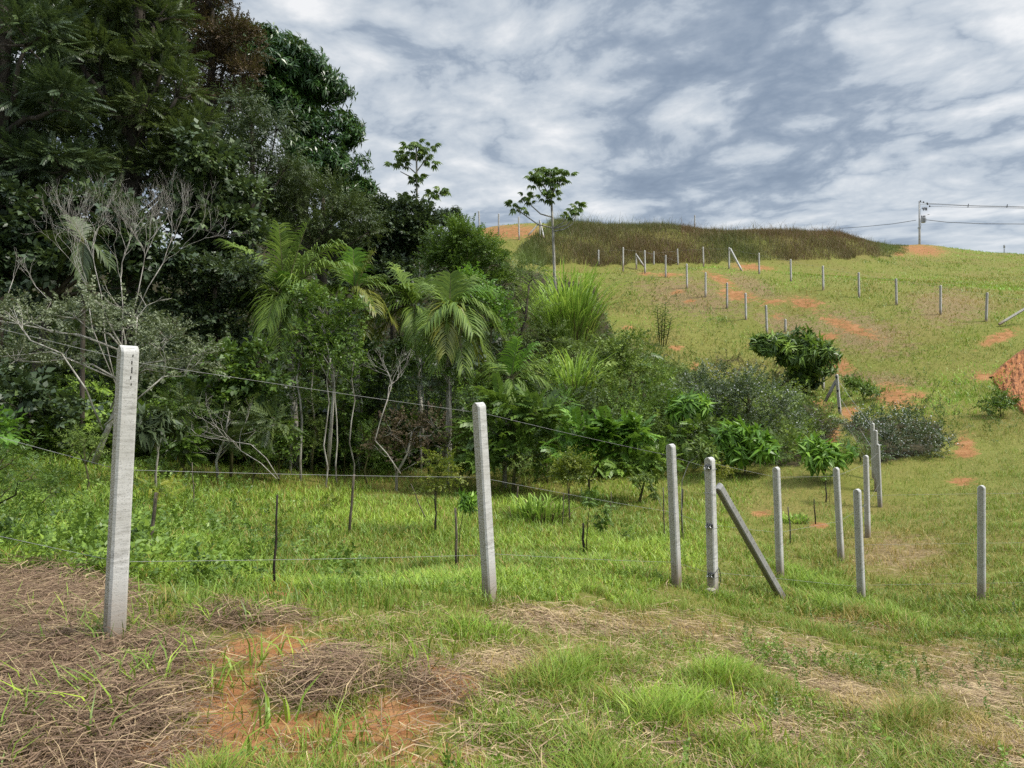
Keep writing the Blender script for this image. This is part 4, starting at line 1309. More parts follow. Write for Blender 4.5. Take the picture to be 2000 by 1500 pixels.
for bx, d_, bl, kd, mt, sz, lab, sd_, bt_ in [
    (545, 22.6, [(530, 862, 26), (556, 850, 26), (570, 880, 24), (545, 888, 26)], 'broad', L_MID, .34, 'round-leaved shrub at the grass edge just left of the thickest white stem', 111, .35),
    (612, 24.6, [(600, 830, 30), (625, 852, 28), (612, 880, 28), (598, 790, 26)], 'small', L_BUSH, .36, 'olive small-leaved shrub behind the thickest white stem', 112, .4),
    (672, 25.0, [(668, 800, 30), (680, 840, 30), (665, 875, 28)], 'broad', L_MID, .34, 'leafy shrub behind the crowded thin pale stems', 113, .3),
    (722, 24.0, [(716, 868, 26), (732, 845, 24), (722, 890, 26)], 'lance', L_MID, .34, 'narrow-leaved shrub between the pale stems and the small white bare tree', 114, .4),
    (905, 23.2, [(895, 872, 30), (915, 850, 28), (900, 905, 28)], 'broad', L_BUSH, .34, 'light leafy shrub close left of the left-leaning post head', 115, .5),
    (355, 20.5, [(345, 872, 26), (372, 862, 24), (360, 890, 22)], 'pinnate', L_MID, .34, 'fern-like shrub low between the rosette shrub and the arching shoots', 116, .45),
    (490, 21.2, [(478, 892, 22), (502, 882, 22), (520, 898, 18)], 'small', L_MID, .30, 'low mid green shrub under the arching leafless shoots', 117, .4),
    (160, 16.0, [(140, 872, 22), (165, 862, 22), (182, 880, 18)], 'lance', L_BUSH, .30, 'wispy olive shrub at the foot of the leaning white trunk', 118, .5),
]:
    plant('shrub', lab, 'shrub', bx, d_, bl, kd, mt, sz, 26, .03, M_STEM, G_SHRUB, seed=sd_, base_t=bt_)


# ------------------------------------------------------------------ slender pale stems under the vine tree
def slender(px, top, d, lean, lab, rad=.035):
    gx = (px - 1000) / F * d
    b = Vector((gx, d, float(gz(np.array([gx]), np.array([d]))[0]) - .05))
    rng = np.random.default_rng(int(px * 7))
    root = empty('tree', b)
    t = P(px + lean, top, d) - b
    pts = [Vector((0, 0, -.3))]
    for k in range(1, 7):
        f = k / 6
        pts.append(Vector((t.x * f * f + rng.normal(0, .05), rng.normal(0, .05), t.z * f)))
    m = MB(); m.tube(pts, np.linspace(rad, rad * .55, 7), 6)
    e = pts[-1]
    for _ in range(4):
        q = e + Vector(rng.normal(0, .3, 3)) + Vector((0, 0, .25))
        m.tube([e - Vector((0, 0, .3)), e.lerp(q, .6), q], [rad * .4, rad * .3, rad * .15], 4)
    m.build('trunk', M_PALEBARK, root, True)
    n = 40
    c = np.array(e) + rng.normal(0, .35, (n, 3)) + np.array([0, 0, .15])
    V, T_ = place('broad', c, rng.normal(0, 1, (n, 3)), rng.uniform(.3, .45, n), np.full(n, .4), rng)
    mesh_obj('crown', V, quads(V), L_MID, root, T_)
    tag(root, lab, 'tree', 'slender pale-stemmed trees under the palms')


for px, top, d, lean, lab, rad in [
    (588, 700, 23.5, -6, 'slender white-barked tree, thickest of the pale stems right of the largest post', .05),
    (610, 690, 25.0, 4, 'straight thin pale stem just right of the thickest white stem', .035),
    (634, 700, 22.8, 10, 'thin crooked pale stem directly under the vine-wrapped crown', .032),
    (658, 690, 23.4, -6, 'pair-like pale stem just right of the crooked stem', .03),
    (690, 700, 24.0, -4, 'thin pale stem with dark patches beside the stake under the vines', .03),
    (568, 760, 24.4, 6, 'shaded mossy stem left of the thickest white stem', .05),
    (705, 760, 25.5, -2, 'faint grey stem at the right end of the pale stems', .03),
    (876, 735, 24.5, 2, 'pale straight stem under the palm cluster', .05),
    (823, 700, 26.0, 2, 'grey stem half hidden left of the palm cluster stem', .05),
]:
    slender(px, top, d, lean, lab, rad)


# ------------------------------------------------------------------ bare trees
def bare(name, label, stems, d, spread, levels=5, mat=None, seed=0, length=1.4, rad=.05, k=3, up=.35):
    """stems: list of pixel polylines (px, py, dd); each ends in a fan of leafless branches."""
    rng = np.random.default_rng(seed)
    p0 = P(stems[0][0][0], stems[0][0][1], d)
    root = empty(name, p0)
    m = MB()
    tw = MB() if len(stems) > 1 and levels > 4 else m

    def grow(p, dirv, L, r_, lev):
        n = 3
        pts = [p]; dv = dirv
        for _ in range(n):
            dv = (dv + Vector(rng.normal(0, .16, 3)) + Vector((0, 0, .06))).normalized()
            pts.append(pts[-1] + dv * L / n)
        (m if lev >= levels - 1 else tw).tube(pts, np.linspace(r_, r_ * .65, n + 1), 5 if lev > 2 else 4, False)
        if lev <= 0: return
        nk = 2 if rng.random() < .8 else 3
        for i in range(nk):
            j = pts[-1] if i < 2 else pts[2]
            a = Vector(rng.normal(0, spread, 3)); a.y *= .8
            nd = (dv + a + Vector((0, 0, up * .3))).normalized()
            grow(j, nd, L * rng.uniform(.66, .98), r_ * .70, lev - 1)
    for st in stems:
        pts = [P(x, y, d + q) - p0 for x, y, q in st]
        m.tube(pts, np.linspace(rad, rad * .7, len(pts)), 6)
        dv = (pts[-1] - pts[-2]).normalized()
        for _ in range(k):
            a = Vector(rng.normal(0, spread, 3))
            grow(pts[-1], (dv + a + Vector((0, 0, up))).normalized(), length * rng.uniform(.8, 1.1), rad * .6, levels - 1)
    m.build('trunk', mat or M_DEADWOOD, root, True)
    if tw is not m: tw.build('twigs', mat or M_DEADWOOD, root)
    tag(root, label, 'tree')
    return root


bare('bare_tree', 'leafless bleached tree fanning many white branches before the dark forest',
     [[(232, 800, 0), (238, 680, 0), (240, 600, 0), (236, 545, 0)], [(228, 760, 0), (205, 660, .3), (198, 575, .3), (185, 520, .3)], [(236, 700, 0), (262, 620, -.3), (290, 560, -.4), (318, 515, -.4)], [(230, 760, 0), (180, 640, .2), (168, 560, .3)], [(240, 680, .2), (268, 580, .3), (280, 520, .3)]],
     19, .27, 6, M_DEADWOOD, 51, .62, .014, 3, .5)
bare('bare_tree', 'small white-stemmed leafless tree between the pale stems and left-leaning post',
     [[(782, 925, 0), (755, 885, .1), (732, 860, 0), (745, 815, 0), (757, 780, 0)]], 22.0, .32, 5, M_DEADWOOD, 52, .46, .022, 3, .5)
bare('bare_tree', 'arching leafless shoots low in the shade left of the pale stems',
     [[(545, 935, 0), (520, 895, 0), (490, 868, 0), (450, 862, 0)], [(540, 935, .1), (510, 905, .1), (470, 880, .1)]], 20.0, .45, 4, M_DEADWOOD, 53, .5, .014, 3, 0)
bare('bare_tree', 'thin bare shoots curling at the left frame edge above the speckled tree',
     [[(15, 640, 0), (12, 585, 0), (26, 545, 0)], [(70, 640, .1), (100, 590, .1), (70, 560, .1)]], 17.5, .35, 3, M_DEADWOOD, 54, .30, .009, 2, .3)
bare('bare_tree', 'fallen whitish branches leaning out of the speckled tree trunk',
     [[(205, 830, 0), (268, 780, -.2), (320, 735, -.2)], [(200, 840, 0), (168, 760, -.2), (120, 690, -.3), (60, 665, -.3)], [(215, 800, 0), (262, 705, .2), (268, 620, .2)]], 16.6, .4, 3, M_PALEBARK, 55, .42, .022, 2, .1)


# ------------------------------------------------------------------ palms
def frond_mesh(ctrl, ll, n, rng, lw=.026, droop=.62):
    """ctrl: three points of the rachis curve; leaflets hang from both sides."""
    a, b, c = [np.array(q, float) for q in ctrl]
    bez = lambda t: (1 - t) ** 2 * a + 2 * t * (1 - t) * b + t * t * c
    V, Tn = [], []
    up = np.array([0, 0, 1.0])
    for i in range(n):
        t = .12 + .88 * (i + .5) / n
        p = bez(t)
        tg = 2 * (1 - t) * (b - a) + 2 * t * (c - b)
        tg /= np.linalg.norm(tg) + 1e-9
        sd = np.cross(tg, up); sd /= np.linalg.norm(sd) + 1e-9
        nn = np.cross(sd, tg)
        L = ll * (.45 + 1.1 * math.sin(math.pi * min(1, t * .82 + .12))) * rng.uniform(.8, 1.12) * .86
        for s in (-1, 1):
            dirv = sd * s * .72 + tg * .72 + nn * (.42 + rng.uniform(-.2, .2))
            dirv /= np.linalg.norm(dirv)
            q = p.copy(); pts = [q]
            dv = dirv
            for k in range(3):
                dv = dv + np.array([0, 0, -droop * (.35 + .45 * k)]) * rng.uniform(.7, 1.2)
                dv = dv / np.linalg.norm(dv)
                q = q + dv * L / 3; pts.append(q)
            w = [lw * .55, lw, lw * .8, lw * .12]
            wd = np.cross(dirv, nn); wd /= np.linalg.norm(wd) + 1e-9
            for k in range(3):
                V += [pts[k] - wd * w[k], pts[k] + wd * w[k], pts[k + 1] + wd * w[k + 1], pts[k + 1] - wd * w[k + 1]]
            tn = np.clip(.45 + rng.normal(0, .12), 0, 1)
            Tn += [tn] * 12
    mb = MB()
    mb.tube([bez(t) for t in np.linspace(0, 1, 9)], np.linspace(.03, .006, 9), 5)
    rv = np.concatenate(mb.V)
    return np.array(V), np.array(Tn), rv, mb.Fc


def palm(label, crown_px, base_px, d, fronds, trunk_r=.09, ll=.75, n=34, seed=0, ground=None, tmat=None):
    rng = np.random.default_rng(seed)
    cp = P(crown_px[0], crown_px[1], d)
    gx = (base_px - 1000) / F * d
    base = Vector((gx, d, float(gz(np.array([gx]), np.array([d]))[0]) - .05))
    root = empty('palm_tree', base)
    c = cp - base
    m = MB()
    pts = [Vector((0, 0, -.4)), Vector((c.x * .1, 0, c.z * .3)), Vector((c.x * .5, 0, c.z * .7)), c]
    m.tube(pts, [trunk_r * 1.25, trunk_r, trunk_r * .9, trunk_r * .8], 9)
    m.build('trunk', tmat or M_PALEBARK, root, True)
    m = MB(); m.tube([c - Vector((0, 0, .7)), c - Vector((0, 0, .3)), c + Vector((0, 0, .1))], [trunk_r * .85, trunk_r * 1.15, trunk_r * .5], 9)
    m.build('crown_shaft', M_STEM, root, True)
    for f in fronds:
        tx, ty, lift, dy, mat = f
        tip = P(tx, ty, d + dy) - base
        a = np.array(c) + np.array([0, 0, .05])
        L = (tip - c).length
        out = np.array(tip) - a
        mid = a + out * .42 + np.array([0, 0, lift * L])
        V, Tn, rv, rf = frond_mesh((a, mid, np.array(tip)), ll * min(1.0, .55 + L / 4), n, rng)
        o = mesh_obj('frond', V, quads(V), mat, root, Tn)
        mesh_obj('rachis', rv, rf, M_STEM, o, smooth=True)
    tag(root, label, 'palm', 'palms at the forest foot')


A, Y_ = L_PALM, L_PALMY
palm('tallest green palm with long arching fronds left of the vine tree', (555, 588), 578, 25.5,
     [(440, 472, .22, .6, A), (545, 440, .05, .3, A), (600, 438, .10, .4, A), (665, 478, .30, .2, A), (690, 520, .34, -.3, A), (455, 600, .40, -.3, A), (462, 655, .52, .2, A), (500, 690, .60, -.6, A),
      (545, 690, .6, -1.2, A), (520, 640, .6, -1.3, A), (630, 640, .5, -.4, A), (615, 560, .4, -1.0, A), (500, 560, .35, 1.4, A), (590, 500, .1, 1.2, A), (540, 535, .05, -.2, L_BRIGHT), (470, 530, .3, 1.0, A)], .12, .95, 40, 61)
palm('yellowing palm with half-dead fronds right of the vine tree', (692, 572), 700, 26.5,
     [(640, 512, .15, .4, A), (690, 488, .05, .3, L_BRIGHT), (730, 492, .1, .3, Y_), (790, 585, .38, .2, A), (775, 640, .42, -.3, Y_), (715, 655, .5, -.5, Y_), (655, 640, .5, -.2, Y_), (735, 610, .45, -1.0, Y_), (640, 570, .35, .6, A), (750, 545, .3, .8, A)], .10, .75, 34, 62)
palm('leftmost palm of the middle cluster with drooping dull fronds', (808, 605), 824, 27,
     [(768, 520, .10, .3, A), (742, 590, .35, .5, A), (738, 660, .5, .3, Y_), (770, 700, .55, -.2, Y_), (812, 690, .55, -.9, A), (850, 690, .55, -.6, A), (865, 560, .25, .3, A), (830, 545, .1, .6, A), (740, 625, .45, -.7, A), (780, 560, .25, -.6, A)], .10, .85, 36, 63)
palm('broad central palm with fronds bowing down on every side', (878, 608), 876, 25,
     [(840, 560, .18, .6, A), (880, 535, .05, .4, A), (955, 572, .36, .5, L_BRIGHT), (965, 620, .45, -.2, A), (990, 670, .55, .1, A), (960, 720, .58, -.5, A), (905, 722, .6, -1.0, A), (852, 722, .6, -.8, A), (818, 690, .55, -.2, A), (935, 700, .6, .6, Y_), (915, 545, .1, .8, A), (830, 640, .4, -1.2, A), (925, 650, .5, -1.3, A), (870, 690, .6, -1.4, Y_)], .11, .9, 38, 64)
palm('young low palm with fresh upright fronds right of the cluster', (998, 745), 985, 23.5,
     [(1045, 672, .08, .3, L_BRIGHT), (1012, 662, .04, .2, L_BRIGHT), (1058, 705, .18, .2, A), (1070, 752, .34, -.2, A), (1048, 795, .42, -.5, A), (1012, 800, .45, -.8, A), (945, 775, .35, .2, A), (960, 712, .2, .5, A), (1035, 760, .3, .6, A), (930, 740, .3, .4, A)], .07, .7, 30, 65)
palm('small shaded palm with dull olive fronds behind the bare white branches', (165, 480), 160, 21.5,
     [(88, 462, .3, .3, L_FEATHER), (120, 520, .5, -.2, L_FEATHER), (160, 545, .6, -.4, L_FEATHER), (215, 520, .45, -.2, L_FEATHER), (210, 450, .3, .3, L_FEATHER), (140, 425, .1, .4, L_FEATHER), (180, 550, .5, .4, L_FEATHER)], .07, .6, 26, 66, tmat=M_BARK)


# ------------------------------------------------------------------ trumpet trees on the slope
def palmate(r, size):
    """One hand-shaped leaf of nine drooping lobes, on a stalk along +X."""
    hub = np.array([.45, 0, 0.0])
    q = [leafq(np.zeros(3), np.array([1.0, 0, 0]), np.array([0, 0, 1.0]), .47, .03, 0)]
    for k in range(9):
        a = R(-160 + 320 * k / 8)
        d = np.array([math.cos(a) * .9 + .1, math.sin(a), -.85])
        q.append(leafq(hub, d, np.array([0, 0, 1.0]), .62 * r.uniform(.85, 1.1) * (1 - .25 * abs(a) / R(160)), .22, .1, .15))
    return np.array(q) * size


SPRAY['palmate'] = [palmate(_rs, 1.0) for _ in range(4)]


def cecropia(label, trunk, branches, clusters, d, seed, leaf=.55):
    rng = np.random.default_rng(seed)
    gx = (trunk[0][0] - 1000) / F * d
    base = Vector((gx, d, float(gz(np.array([gx]), np.array([d]))[0]) - .05))
    root = empty('trumpet_tree', base)
    pt = lambda q: P(q[0], q[1], d + (q[2] if len(q) > 2 else 0)) - base
    m = MB()
    m.tube([Vector((0, 0, -.5))] + [pt(q) for q in trunk[1:]], np.linspace(.13, .06, len(trunk)), 7)
    m.build('trunk', M_PALEBARK, root, True)
    for b in branches:
        m = MB(); m.tube([pt(q) for q in b], np.linspace(.06, .03, len(b)), 5)
        m.build('branch', M_PALEBARK, root, True)
    for px, py, n in clusters:
        c = np.array(pt((px, py, rng.uniform(-.8, .8))))
        cs = c + rng.normal(0, .08, (n, 3))
        az = rng.uniform(0, 6.28) + np.arange(n) * 2.4
        x = np.stack([np.cos(az), np.sin(az), rng.uniform(-.35, 1.0, n)], -1)
        V, T_ = place('palmate', cs, x, leaf * rng.uniform(.75, 1.15, n), np.clip(rng.normal(.45, .18, n), 0, 1), rng, .15)
        m = mesh_obj('leaf_cluster', V, quads(V), L_CECRO, root, T_)
    tag(root, label, 'tree', 'trumpet trees on the slope')


cecropia('tall trumpet tree nearest the dark forest, crown of hand-shaped leaves against the sky', [(820, 620), (817, 480), (814, 395), (814, 340), (813, 288)],
         [[(814, 350), (795, 342), (782, 335)], [(814, 340), (800, 328), (775, 322)], [(814, 335), (825, 320), (840, 300)], [(816, 402), (835, 398), (842, 385), (862, 376)], [(816, 420), (795, 405), (788, 390)], [(816, 430), (800, 425), (790, 408)]],
         [(798, 288, 7), (812, 280, 8), (825, 286, 7), (842, 288, 7), (786, 302, 8), (768, 322, 7), (785, 318, 6), (800, 308, 8), (815, 302, 8), (830, 306, 8), (842, 318, 5), (812, 350, 8), (822, 345, 5), (842, 385, 7), (856, 378, 7), (868, 370, 5),
          (788, 382, 6), (798, 392, 6), (810, 412, 7), (826, 418, 6), (792, 402, 5), (805, 438, 8), (840, 440, 5)], 58, 71, .92)
cecropia('trumpet tree standing free on the slope with candelabra limbs', [(1086, 600), (1083, 540), (1080, 450), (1076, 380), (1074, 340)],
         [[(1082, 446), (1050, 438), (1022, 418), (1006, 404)], [(1078, 424), (1056, 418), (1038, 402), (1028, 390)], [(1081, 447), (1106, 440), (1122, 422), (1128, 408)], [(1081, 446), (1098, 436), (1108, 424)],
          [(1082, 452), (1102, 448), (1118, 438), (1126, 420)], [(1077, 392), (1060, 380), (1046, 358)], [(1076, 385), (1066, 370), (1056, 350)], [(1076, 378), (1086, 366), (1098, 352)]],
         [(1038, 346, 7), (1048, 338, 7), (1060, 334, 8), (1074, 332, 8), (1084, 336, 8), (1098, 344, 7), (1110, 340, 5), (1042, 358, 6), (1056, 352, 8), (1070, 354, 8), (1084, 356, 7), (1096, 358, 5), (1066, 372, 5), (1078, 376, 7), (1064, 386, 4), (1084, 384, 4),
          (1003, 401, 8), (1014, 408, 4), (1026, 386, 7), (1034, 392, 4), (1130, 402, 8), (1124, 412, 4), (1107, 420, 7)], 54, 72, .88)


# ------------------------------------------------------------------ cane clumps
def cane(label, px, d, h_px, w_px, n, seed, dead=.2, group='cane clumps on the slope', name='cane_clump'):
    rng = np.random.default_rng(seed)
    u = d / F
    gx = (px - 1000) * u
    base = Vector((gx, d, float(gz(np.array([gx]), np.array([d]))[0])))
    root = empty(name, base)

    def fan(n, hmin, hmax, w, lean):
        az = rng.uniform(0, 6.28, n); rr = np.sqrt(rng.random(n)) * w_px * u * .38
        x0 = np.cos(az) * rr; y0 = np.sin(az) * rr
        L = rng.uniform(hmin, hmax, n) * h_px * u
        a2 = az + rng.normal(0, .7, n); tilt = np.abs(rng.normal(lean, .12, n))
        dx = np.cos(a2); dy = np.sin(a2)
        pts = []
        for t in (0, .35, .68, .88, 1.0):
            out = L * (tilt * t + .75 * tilt * t ** 3)
            z = L * (t - (.5 * tilt + .16) * t ** 3.2)
            pts.append(np.stack([x0 + dx * out, y0 + dy * out, z - .1], -1))
        wd = np.stack([-dy, dx, np.zeros(n)], -1)
        ws = [.5, 1, .8, .5, .05]
        V = []
        for k in range(4):
            V.append(np.stack([pts[k] - wd * w * ws[k], pts[k] + wd * w * ws[k], pts[k + 1] + wd * w * ws[k + 1], pts[k + 1] - wd * w * ws[k + 1]], 1))
        V = np.stack(V, 1).reshape(-1, 3)
        return V, np.repeat(np.clip(rng.normal(.5, .2, n), 0, 1), 16)
    V, T_ = fan(n, .40, 1.08, .00085 * d + .006, .26)
    mesh_obj('blades', V, quads(V), L_CANE, root, T_)
    V, T_ = fan(max(110, int(n * dead)), .25, .75, .02, .3)
    mesh_obj('dead_blades', V, quads(V), L_STRAW, root, T_)
    tag(root, label, 'cane grass', group)


cane('tall cane clump at the foot of the free-standing trumpet tree', 1112, 42, 205, 105, 560, 81, .35)
cane('cane wisps left of the tall cane clump, in front of the trumpet trunk', 1075, 44, 140, 50, 150, 82, .2)
cane('lower cane clump with pale arching blades right of the young palm', 1125, 29, 185, 55, 300, 83, .35)
cane('tussock of long blades behind the left-leaning post foot', 1050, 17.5, 62, 150, 260, 84, .15, name='grass_tussock')
cane('blue-green tussock between the brace and the holed post', 1548, 18, 30, 70, 160, 85, .1, name='grass_tussock')


# ------------------------------------------------------------------ spiky upright plant on the slope
def spiky(label, px, d, h_px, seed):
    rng = np.random.default_rng(seed)
    u = d / F
    gx = (px - 1000) * u
    base = Vector((gx, d, float(gz(np.array([gx]), np.array([d]))[0])))
    root = empty('spiky_plant', base)
    m = MB(); stems = [(-.25, 1.0), (.25, 1.05), (.02, .8), (.55, .7)]
    C, X = [], []
    for sx, f in stems:
        top = Vector((sx * 1.1, rng.normal(0, .2), h_px * u * f))
        m.tube([Vector((sx * .4, 0, -.1)), Vector((sx * .8, 0, top.z * .5)), top], [.035, .03, .015], 5)
        for k in range(46):
            t = .25 + .75 * k / 46
            az = k * 2.4
            C.append((sx * (.4 + .7 * t), 0, top.z * t)); X.append((math.cos(az), math.sin(az), .35))
    m.build('stem', M_STEM, root, True)
    C = np.array(C); X = nrm(np.array(X))
    up = np.array([0, 0, 1.0])
    V = np.concatenate([leafq(c, x, up, .42 * rng.uniform(.8, 1.1), .09, .1, .1) for c, x in zip(C, X)])
    mesh_obj('leaves', V, quads(V), L_MID, root, np.repeat(rng.uniform(.2, .5, len(C)), 4))
    tag(root, label, 'plant')


spiky('upright spiky-leaved plant standing on the open slope above the thicket', 1292, 44, 82, 91)


# ------------------------------------------------------------------ planted saplings and their stakes
def stake(b, t, label, r=.016, mat=None, tape=False):
    base = hit(*b)
    top = P(t[0], t[1], base.y)
    root = empty('plant_stake', base)
    rng = np.random.default_rng(int(b[0] * 3 + b[1]))
    v = top - base
    m = MB()
    pts = [v * f + Vector((rng.normal(0, .008), rng.normal(0, .008), 0)) for f in (-.1, .25, .5, .75, 1.0)]
    m.tube(pts, np.linspace(r * 1.2, r * .85, 5), 6)
    m.build('shaft', mat or M_WOOD, root, True)
    if tape:
        m = MB(); a = v * .3
        for k in range(3):
            m.tube([a + Vector((0, 0, .012 * k)), a + Vector((0, 0, .012 * k + .011))], r * 1.5, 7)
        m.build('tie_tape', M_TAPE, root)
    tag(root, label, 'stake', 'wooden stakes in the planted grass')


def sapling(b, stem, tips, kind, mat, size, label, n=7, r=.008, smat=None, bt=.5):
    """b ground pixel; stem list of pixels; tips where leaf sprays sit."""
    base = hit(*b)
    d = base.y
    rng = np.random.default_rng(hash_str(label) % 9999)
    root = empty('sapling', base)
    pt = lambda q: P(q[0], q[1], d) - base
    m = MB()
    st = [Vector((0, 0, -.05))] + [pt(q) for q in stem]
    m.tube(st, np.linspace(r, r * .6, len(st)), 5)
    C = []
    for q in tips:
        p = pt(q) + Vector((0, rng.uniform(-.12, .12), 0))
        a = min(st[1:], key=lambda s: (s - p).length)
        m.tube([a, a.lerp(p, .5) + Vector((0, 0, .02)), p], [r * .5, r * .4, r * .25], 4)
        C += [np.array(p)] * n
    m.build('stem', smat or M_STEM, root, True)
    C = np.repeat(np.array(C), 2, 0); C = C + rng.normal(0, .06, (len(C), 3))
    V, T_ = place(kind, C, rng.normal(0, 1, C.shape) + np.array([0, 0, .25]), size * rng.uniform(.85, 1.4, len(C)), np.clip(rng.normal(bt, .15, len(C)), 0, 1), rng)
    mesh_obj('leaves', V, quads(V), mat, root, T_)
    tag(root, label, 'sapling', 'saplings planted in the grass')


stake((284, 1112), (306, 962), 'grey leaning stake with a tape tie right of the largest post', .022, None, True)
stake((537, 1152), (541, 966), 'thin dark stake on a bare soil patch left of centre', .013, M_DARKWOOD)
stake((380, 1012), (377, 903), 'thin rod standing right of the leaning taped stake', .010)
stake((683, 1043), (692, 926), 'stout mottled stake below the pale stems', .028)
stake((851, 1047), (850, 958), 'dark stake under the yellow-green sapling crown', .018, M_DARKWOOD)
stake((893, 1112), (890, 993), 'brown stake close left of the left-leaning post', .020)
stake((834, 1018), (802, 945), 'thin pole leaning left in front of the brownish shrub', .014)
stake((1011, 996), (1010, 950), 'short stake just right of the left-leaning post', .022)
stake((1113, 1022), (1109, 935), 'grey stake under the yellow shrub-like sapling', .016)
stake((1099, 1032), (1101, 962), 'thin rod left of the grey stake under the yellow sapling', .010)
stake((1142, 1084), (1138, 1022), 'charred short stake with a lighter chip at its top', .020, M_DARKWOOD)
stake((1193, 1020), (1193, 960), 'faint thin stake right of the charred stake', .010)
stake((1297, 1052), (1295, 952), 'thin stake just left of the straight grey post', .012)
stake((1331, 1050), (1333, 955), 'dark stake beside the straight grey post', .016, M_DARKWOOD)
stake((1543, 1062), (1541, 990), 'pale stake right of the weathered post', .014)
stake((1592, 1024), (1589, 974), 'black hooked stake on a small orange soil patch', .014, M_DARKWOOD)
stake((1614, 982), (1613, 925), 'straight stake under the bright open sapling', .018)

sapling((282, 1110), [(300, 1000), (310, 962)], [(318, 955), (330, 952), (338, 960), (305, 958)], 'feather', L_YELLOW, .10, 'yellow-leaved seedling on the leaning taped stake', 5)
sapling((536, 1150), [(538, 1060), (540, 1000)], [(536, 1040), (546, 1050), (530, 1060), (545, 1020)], 'small', L_MID, .11, 'sparse seedling tied to the thin dark stake', 3)
sapling((852, 1046), [(852, 980), (856, 930), (862, 905)], [(842, 905), (858, 895), (872, 905), (882, 912), (850, 920), (868, 925), (840, 935), (880, 930), (822, 955), (858, 942)], 'small', L_YELLOW, .26, 'yellow-green sapling with airy crown left of the left-leaning post', 6, .012, bt=.35)
sapling((894, 1110), [(898, 1040), (905, 1000), (912, 990)], [(912, 988), (920, 992), (905, 990)], 'mango', L_BRIGHT, .16, 'fresh green tuft on a thin stem touching the left-leaning post', 4)
sapling((1112, 1022), [(1112, 960), (1114, 925)], [(1090, 905), (1105, 895), (1122, 900), (1138, 910), (1100, 920), (1128, 925), (1112, 930), (1092, 925), (1140, 925), (1118, 912)], 'small', L_YELLOW, .30, 'dense yellowish shrub-like sapling on the grey stake', 9, .014, bt=.25)
sapling((1011, 996), [(1012, 940), (1018, 915)], [(1005, 905), (1020, 900), (1030, 912), (1012, 920), (1036, 902)], 'lance', L_BUSH, .22, 'spindly seed-topped sapling on the short stake', 3, .01)
sapling((1144, 1084), [(1148, 1020), (1152, 985), (1156, 975)], [(1156, 972), (1166, 978), (1148, 978), (1172, 1010), (1180, 1002)], 'mango', L_MID, .13, 'dull green drooping sapling behind the charred stake', 4, .009)
sapling((1194, 1022), [(1194, 985)], [(1190, 1000), (1200, 992), (1186, 1010), (1204, 1005)], 'lance', L_BUSH, .18, 'low drooping sapling at the faint thin stake', 4)
sapling((1225, 1060), [(1222, 1040)], [(1215, 1045), (1225, 1038), (1232, 1050), (1212, 1058)], 'broad', L_MID, .13, 'small leafy weed left of the straight grey post', 4)
sapling((1335, 1060), [(1331, 985), (1332, 940), (1345, 905), (1368, 885)], [(1372, 878), (1384, 885), (1360, 882), (1390, 895), (1376, 890)], 'mango', L_BUSH, .17, 'white-stemmed arching sapling between straight post and corner post', 4, .012, M_PALEBARK)
sapling((1300, 1005), [(1290, 985), (1272, 945), (1262, 930)], [(1262, 930), (1250, 938), (1275, 935), (1245, 928), (1268, 955), (1278, 965)], 'mango', L_BUSH, .15, 'arching sapling with pale leaves left of the straight grey post', 4, .009, M_PALEBARK)
sapling((1402, 965), [(1404, 930)], [(1400, 915), (1412, 922), (1405, 932), (1420, 915)], 'lance', L_YELLOW, .24, 'yellow flowering weed peeping beside the clamped corner post', 5, bt=.6)
sapling((640, 1000), [(645, 980)], [(640, 972), (655, 975), (648, 985), (630, 982)], 'feather', L_YELLOW, .18, 'yellow-green feathery weed left of the stout mottled stake', 5, bt=.3)
sapling((1620, 985), [(1622, 940)], [(1622, 930), (1632, 935)], 'broad', L_MID, .2, 'leafy shoot at the foot of the bright open sapling', 4)


# ------------------------------------------------------------------ undergrowth, one tangled mass
def undergrowth():
    rng = np.random.default_rng(101)
    N = 60000
    y = 20.5 / (1 - rng.random(N) * (1 - 20.5 / 85)) 
    x = rng.uniform(-.9, .5, N) * y
    g = gfast(x, y)
    hmax = .6 + 3.6 * vnoise(x, y, 2.6, 3) ** 1.3
    px0, py0 = pix(x, y, g)
    hmax = np.where(px0 > 1180, .35 + hmax * .22, np.where(px0 > 1000, hmax * .55, hmax))
    hmax = np.where((y < 23.5), np.minimum(hmax, 1.2), hmax)
    z = g + hmax * rng.random(N) ** .7
    px1, py1 = pix(x, y, z)
    ok = (forest_at(px0, py0) > 0) & (forest_at(px1, py1) > 0) & (px0 < 1620)
    keep = np.nonzero(ok)[0][:17000]
    c = np.stack([x, y, z], -1)[keep]
    n = len(c)
    d = nrm(rng.normal(0, 1, (n, 3)) + np.array([.1, -.5, .25]))
    sz = rng.uniform(.35, .7, n) * (.7 + y[keep] / 70)
    t = np.clip(.42 + (vnoise(c[:, 0], c[:, 1], 1.7, 8) - .5) * .7 + rng.normal(0, .08, n), 0, 1)
    right = pix(*c.T)[0] > 1000
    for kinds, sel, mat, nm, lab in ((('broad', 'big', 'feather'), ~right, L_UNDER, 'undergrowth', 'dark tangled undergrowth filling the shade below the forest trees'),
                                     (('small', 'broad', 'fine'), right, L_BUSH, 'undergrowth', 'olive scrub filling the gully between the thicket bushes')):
        VV, TT = [], []
        idx = np.nonzero(sel)[0]
        for k, kd in enumerate(kinds):
            s_ = idx[k::3]
            v, tt = place(kd, c[s_], d[s_], sz[s_] * (.75 if nm == 'scrub' else 1), t[s_], rng)
            VV.append(v); TT.append(tt)
        V = np.concatenate(VV)
        tag(mesh_obj(nm, V, quads(V), mat, None, np.concatenate(TT)), lab, kind='stuff')


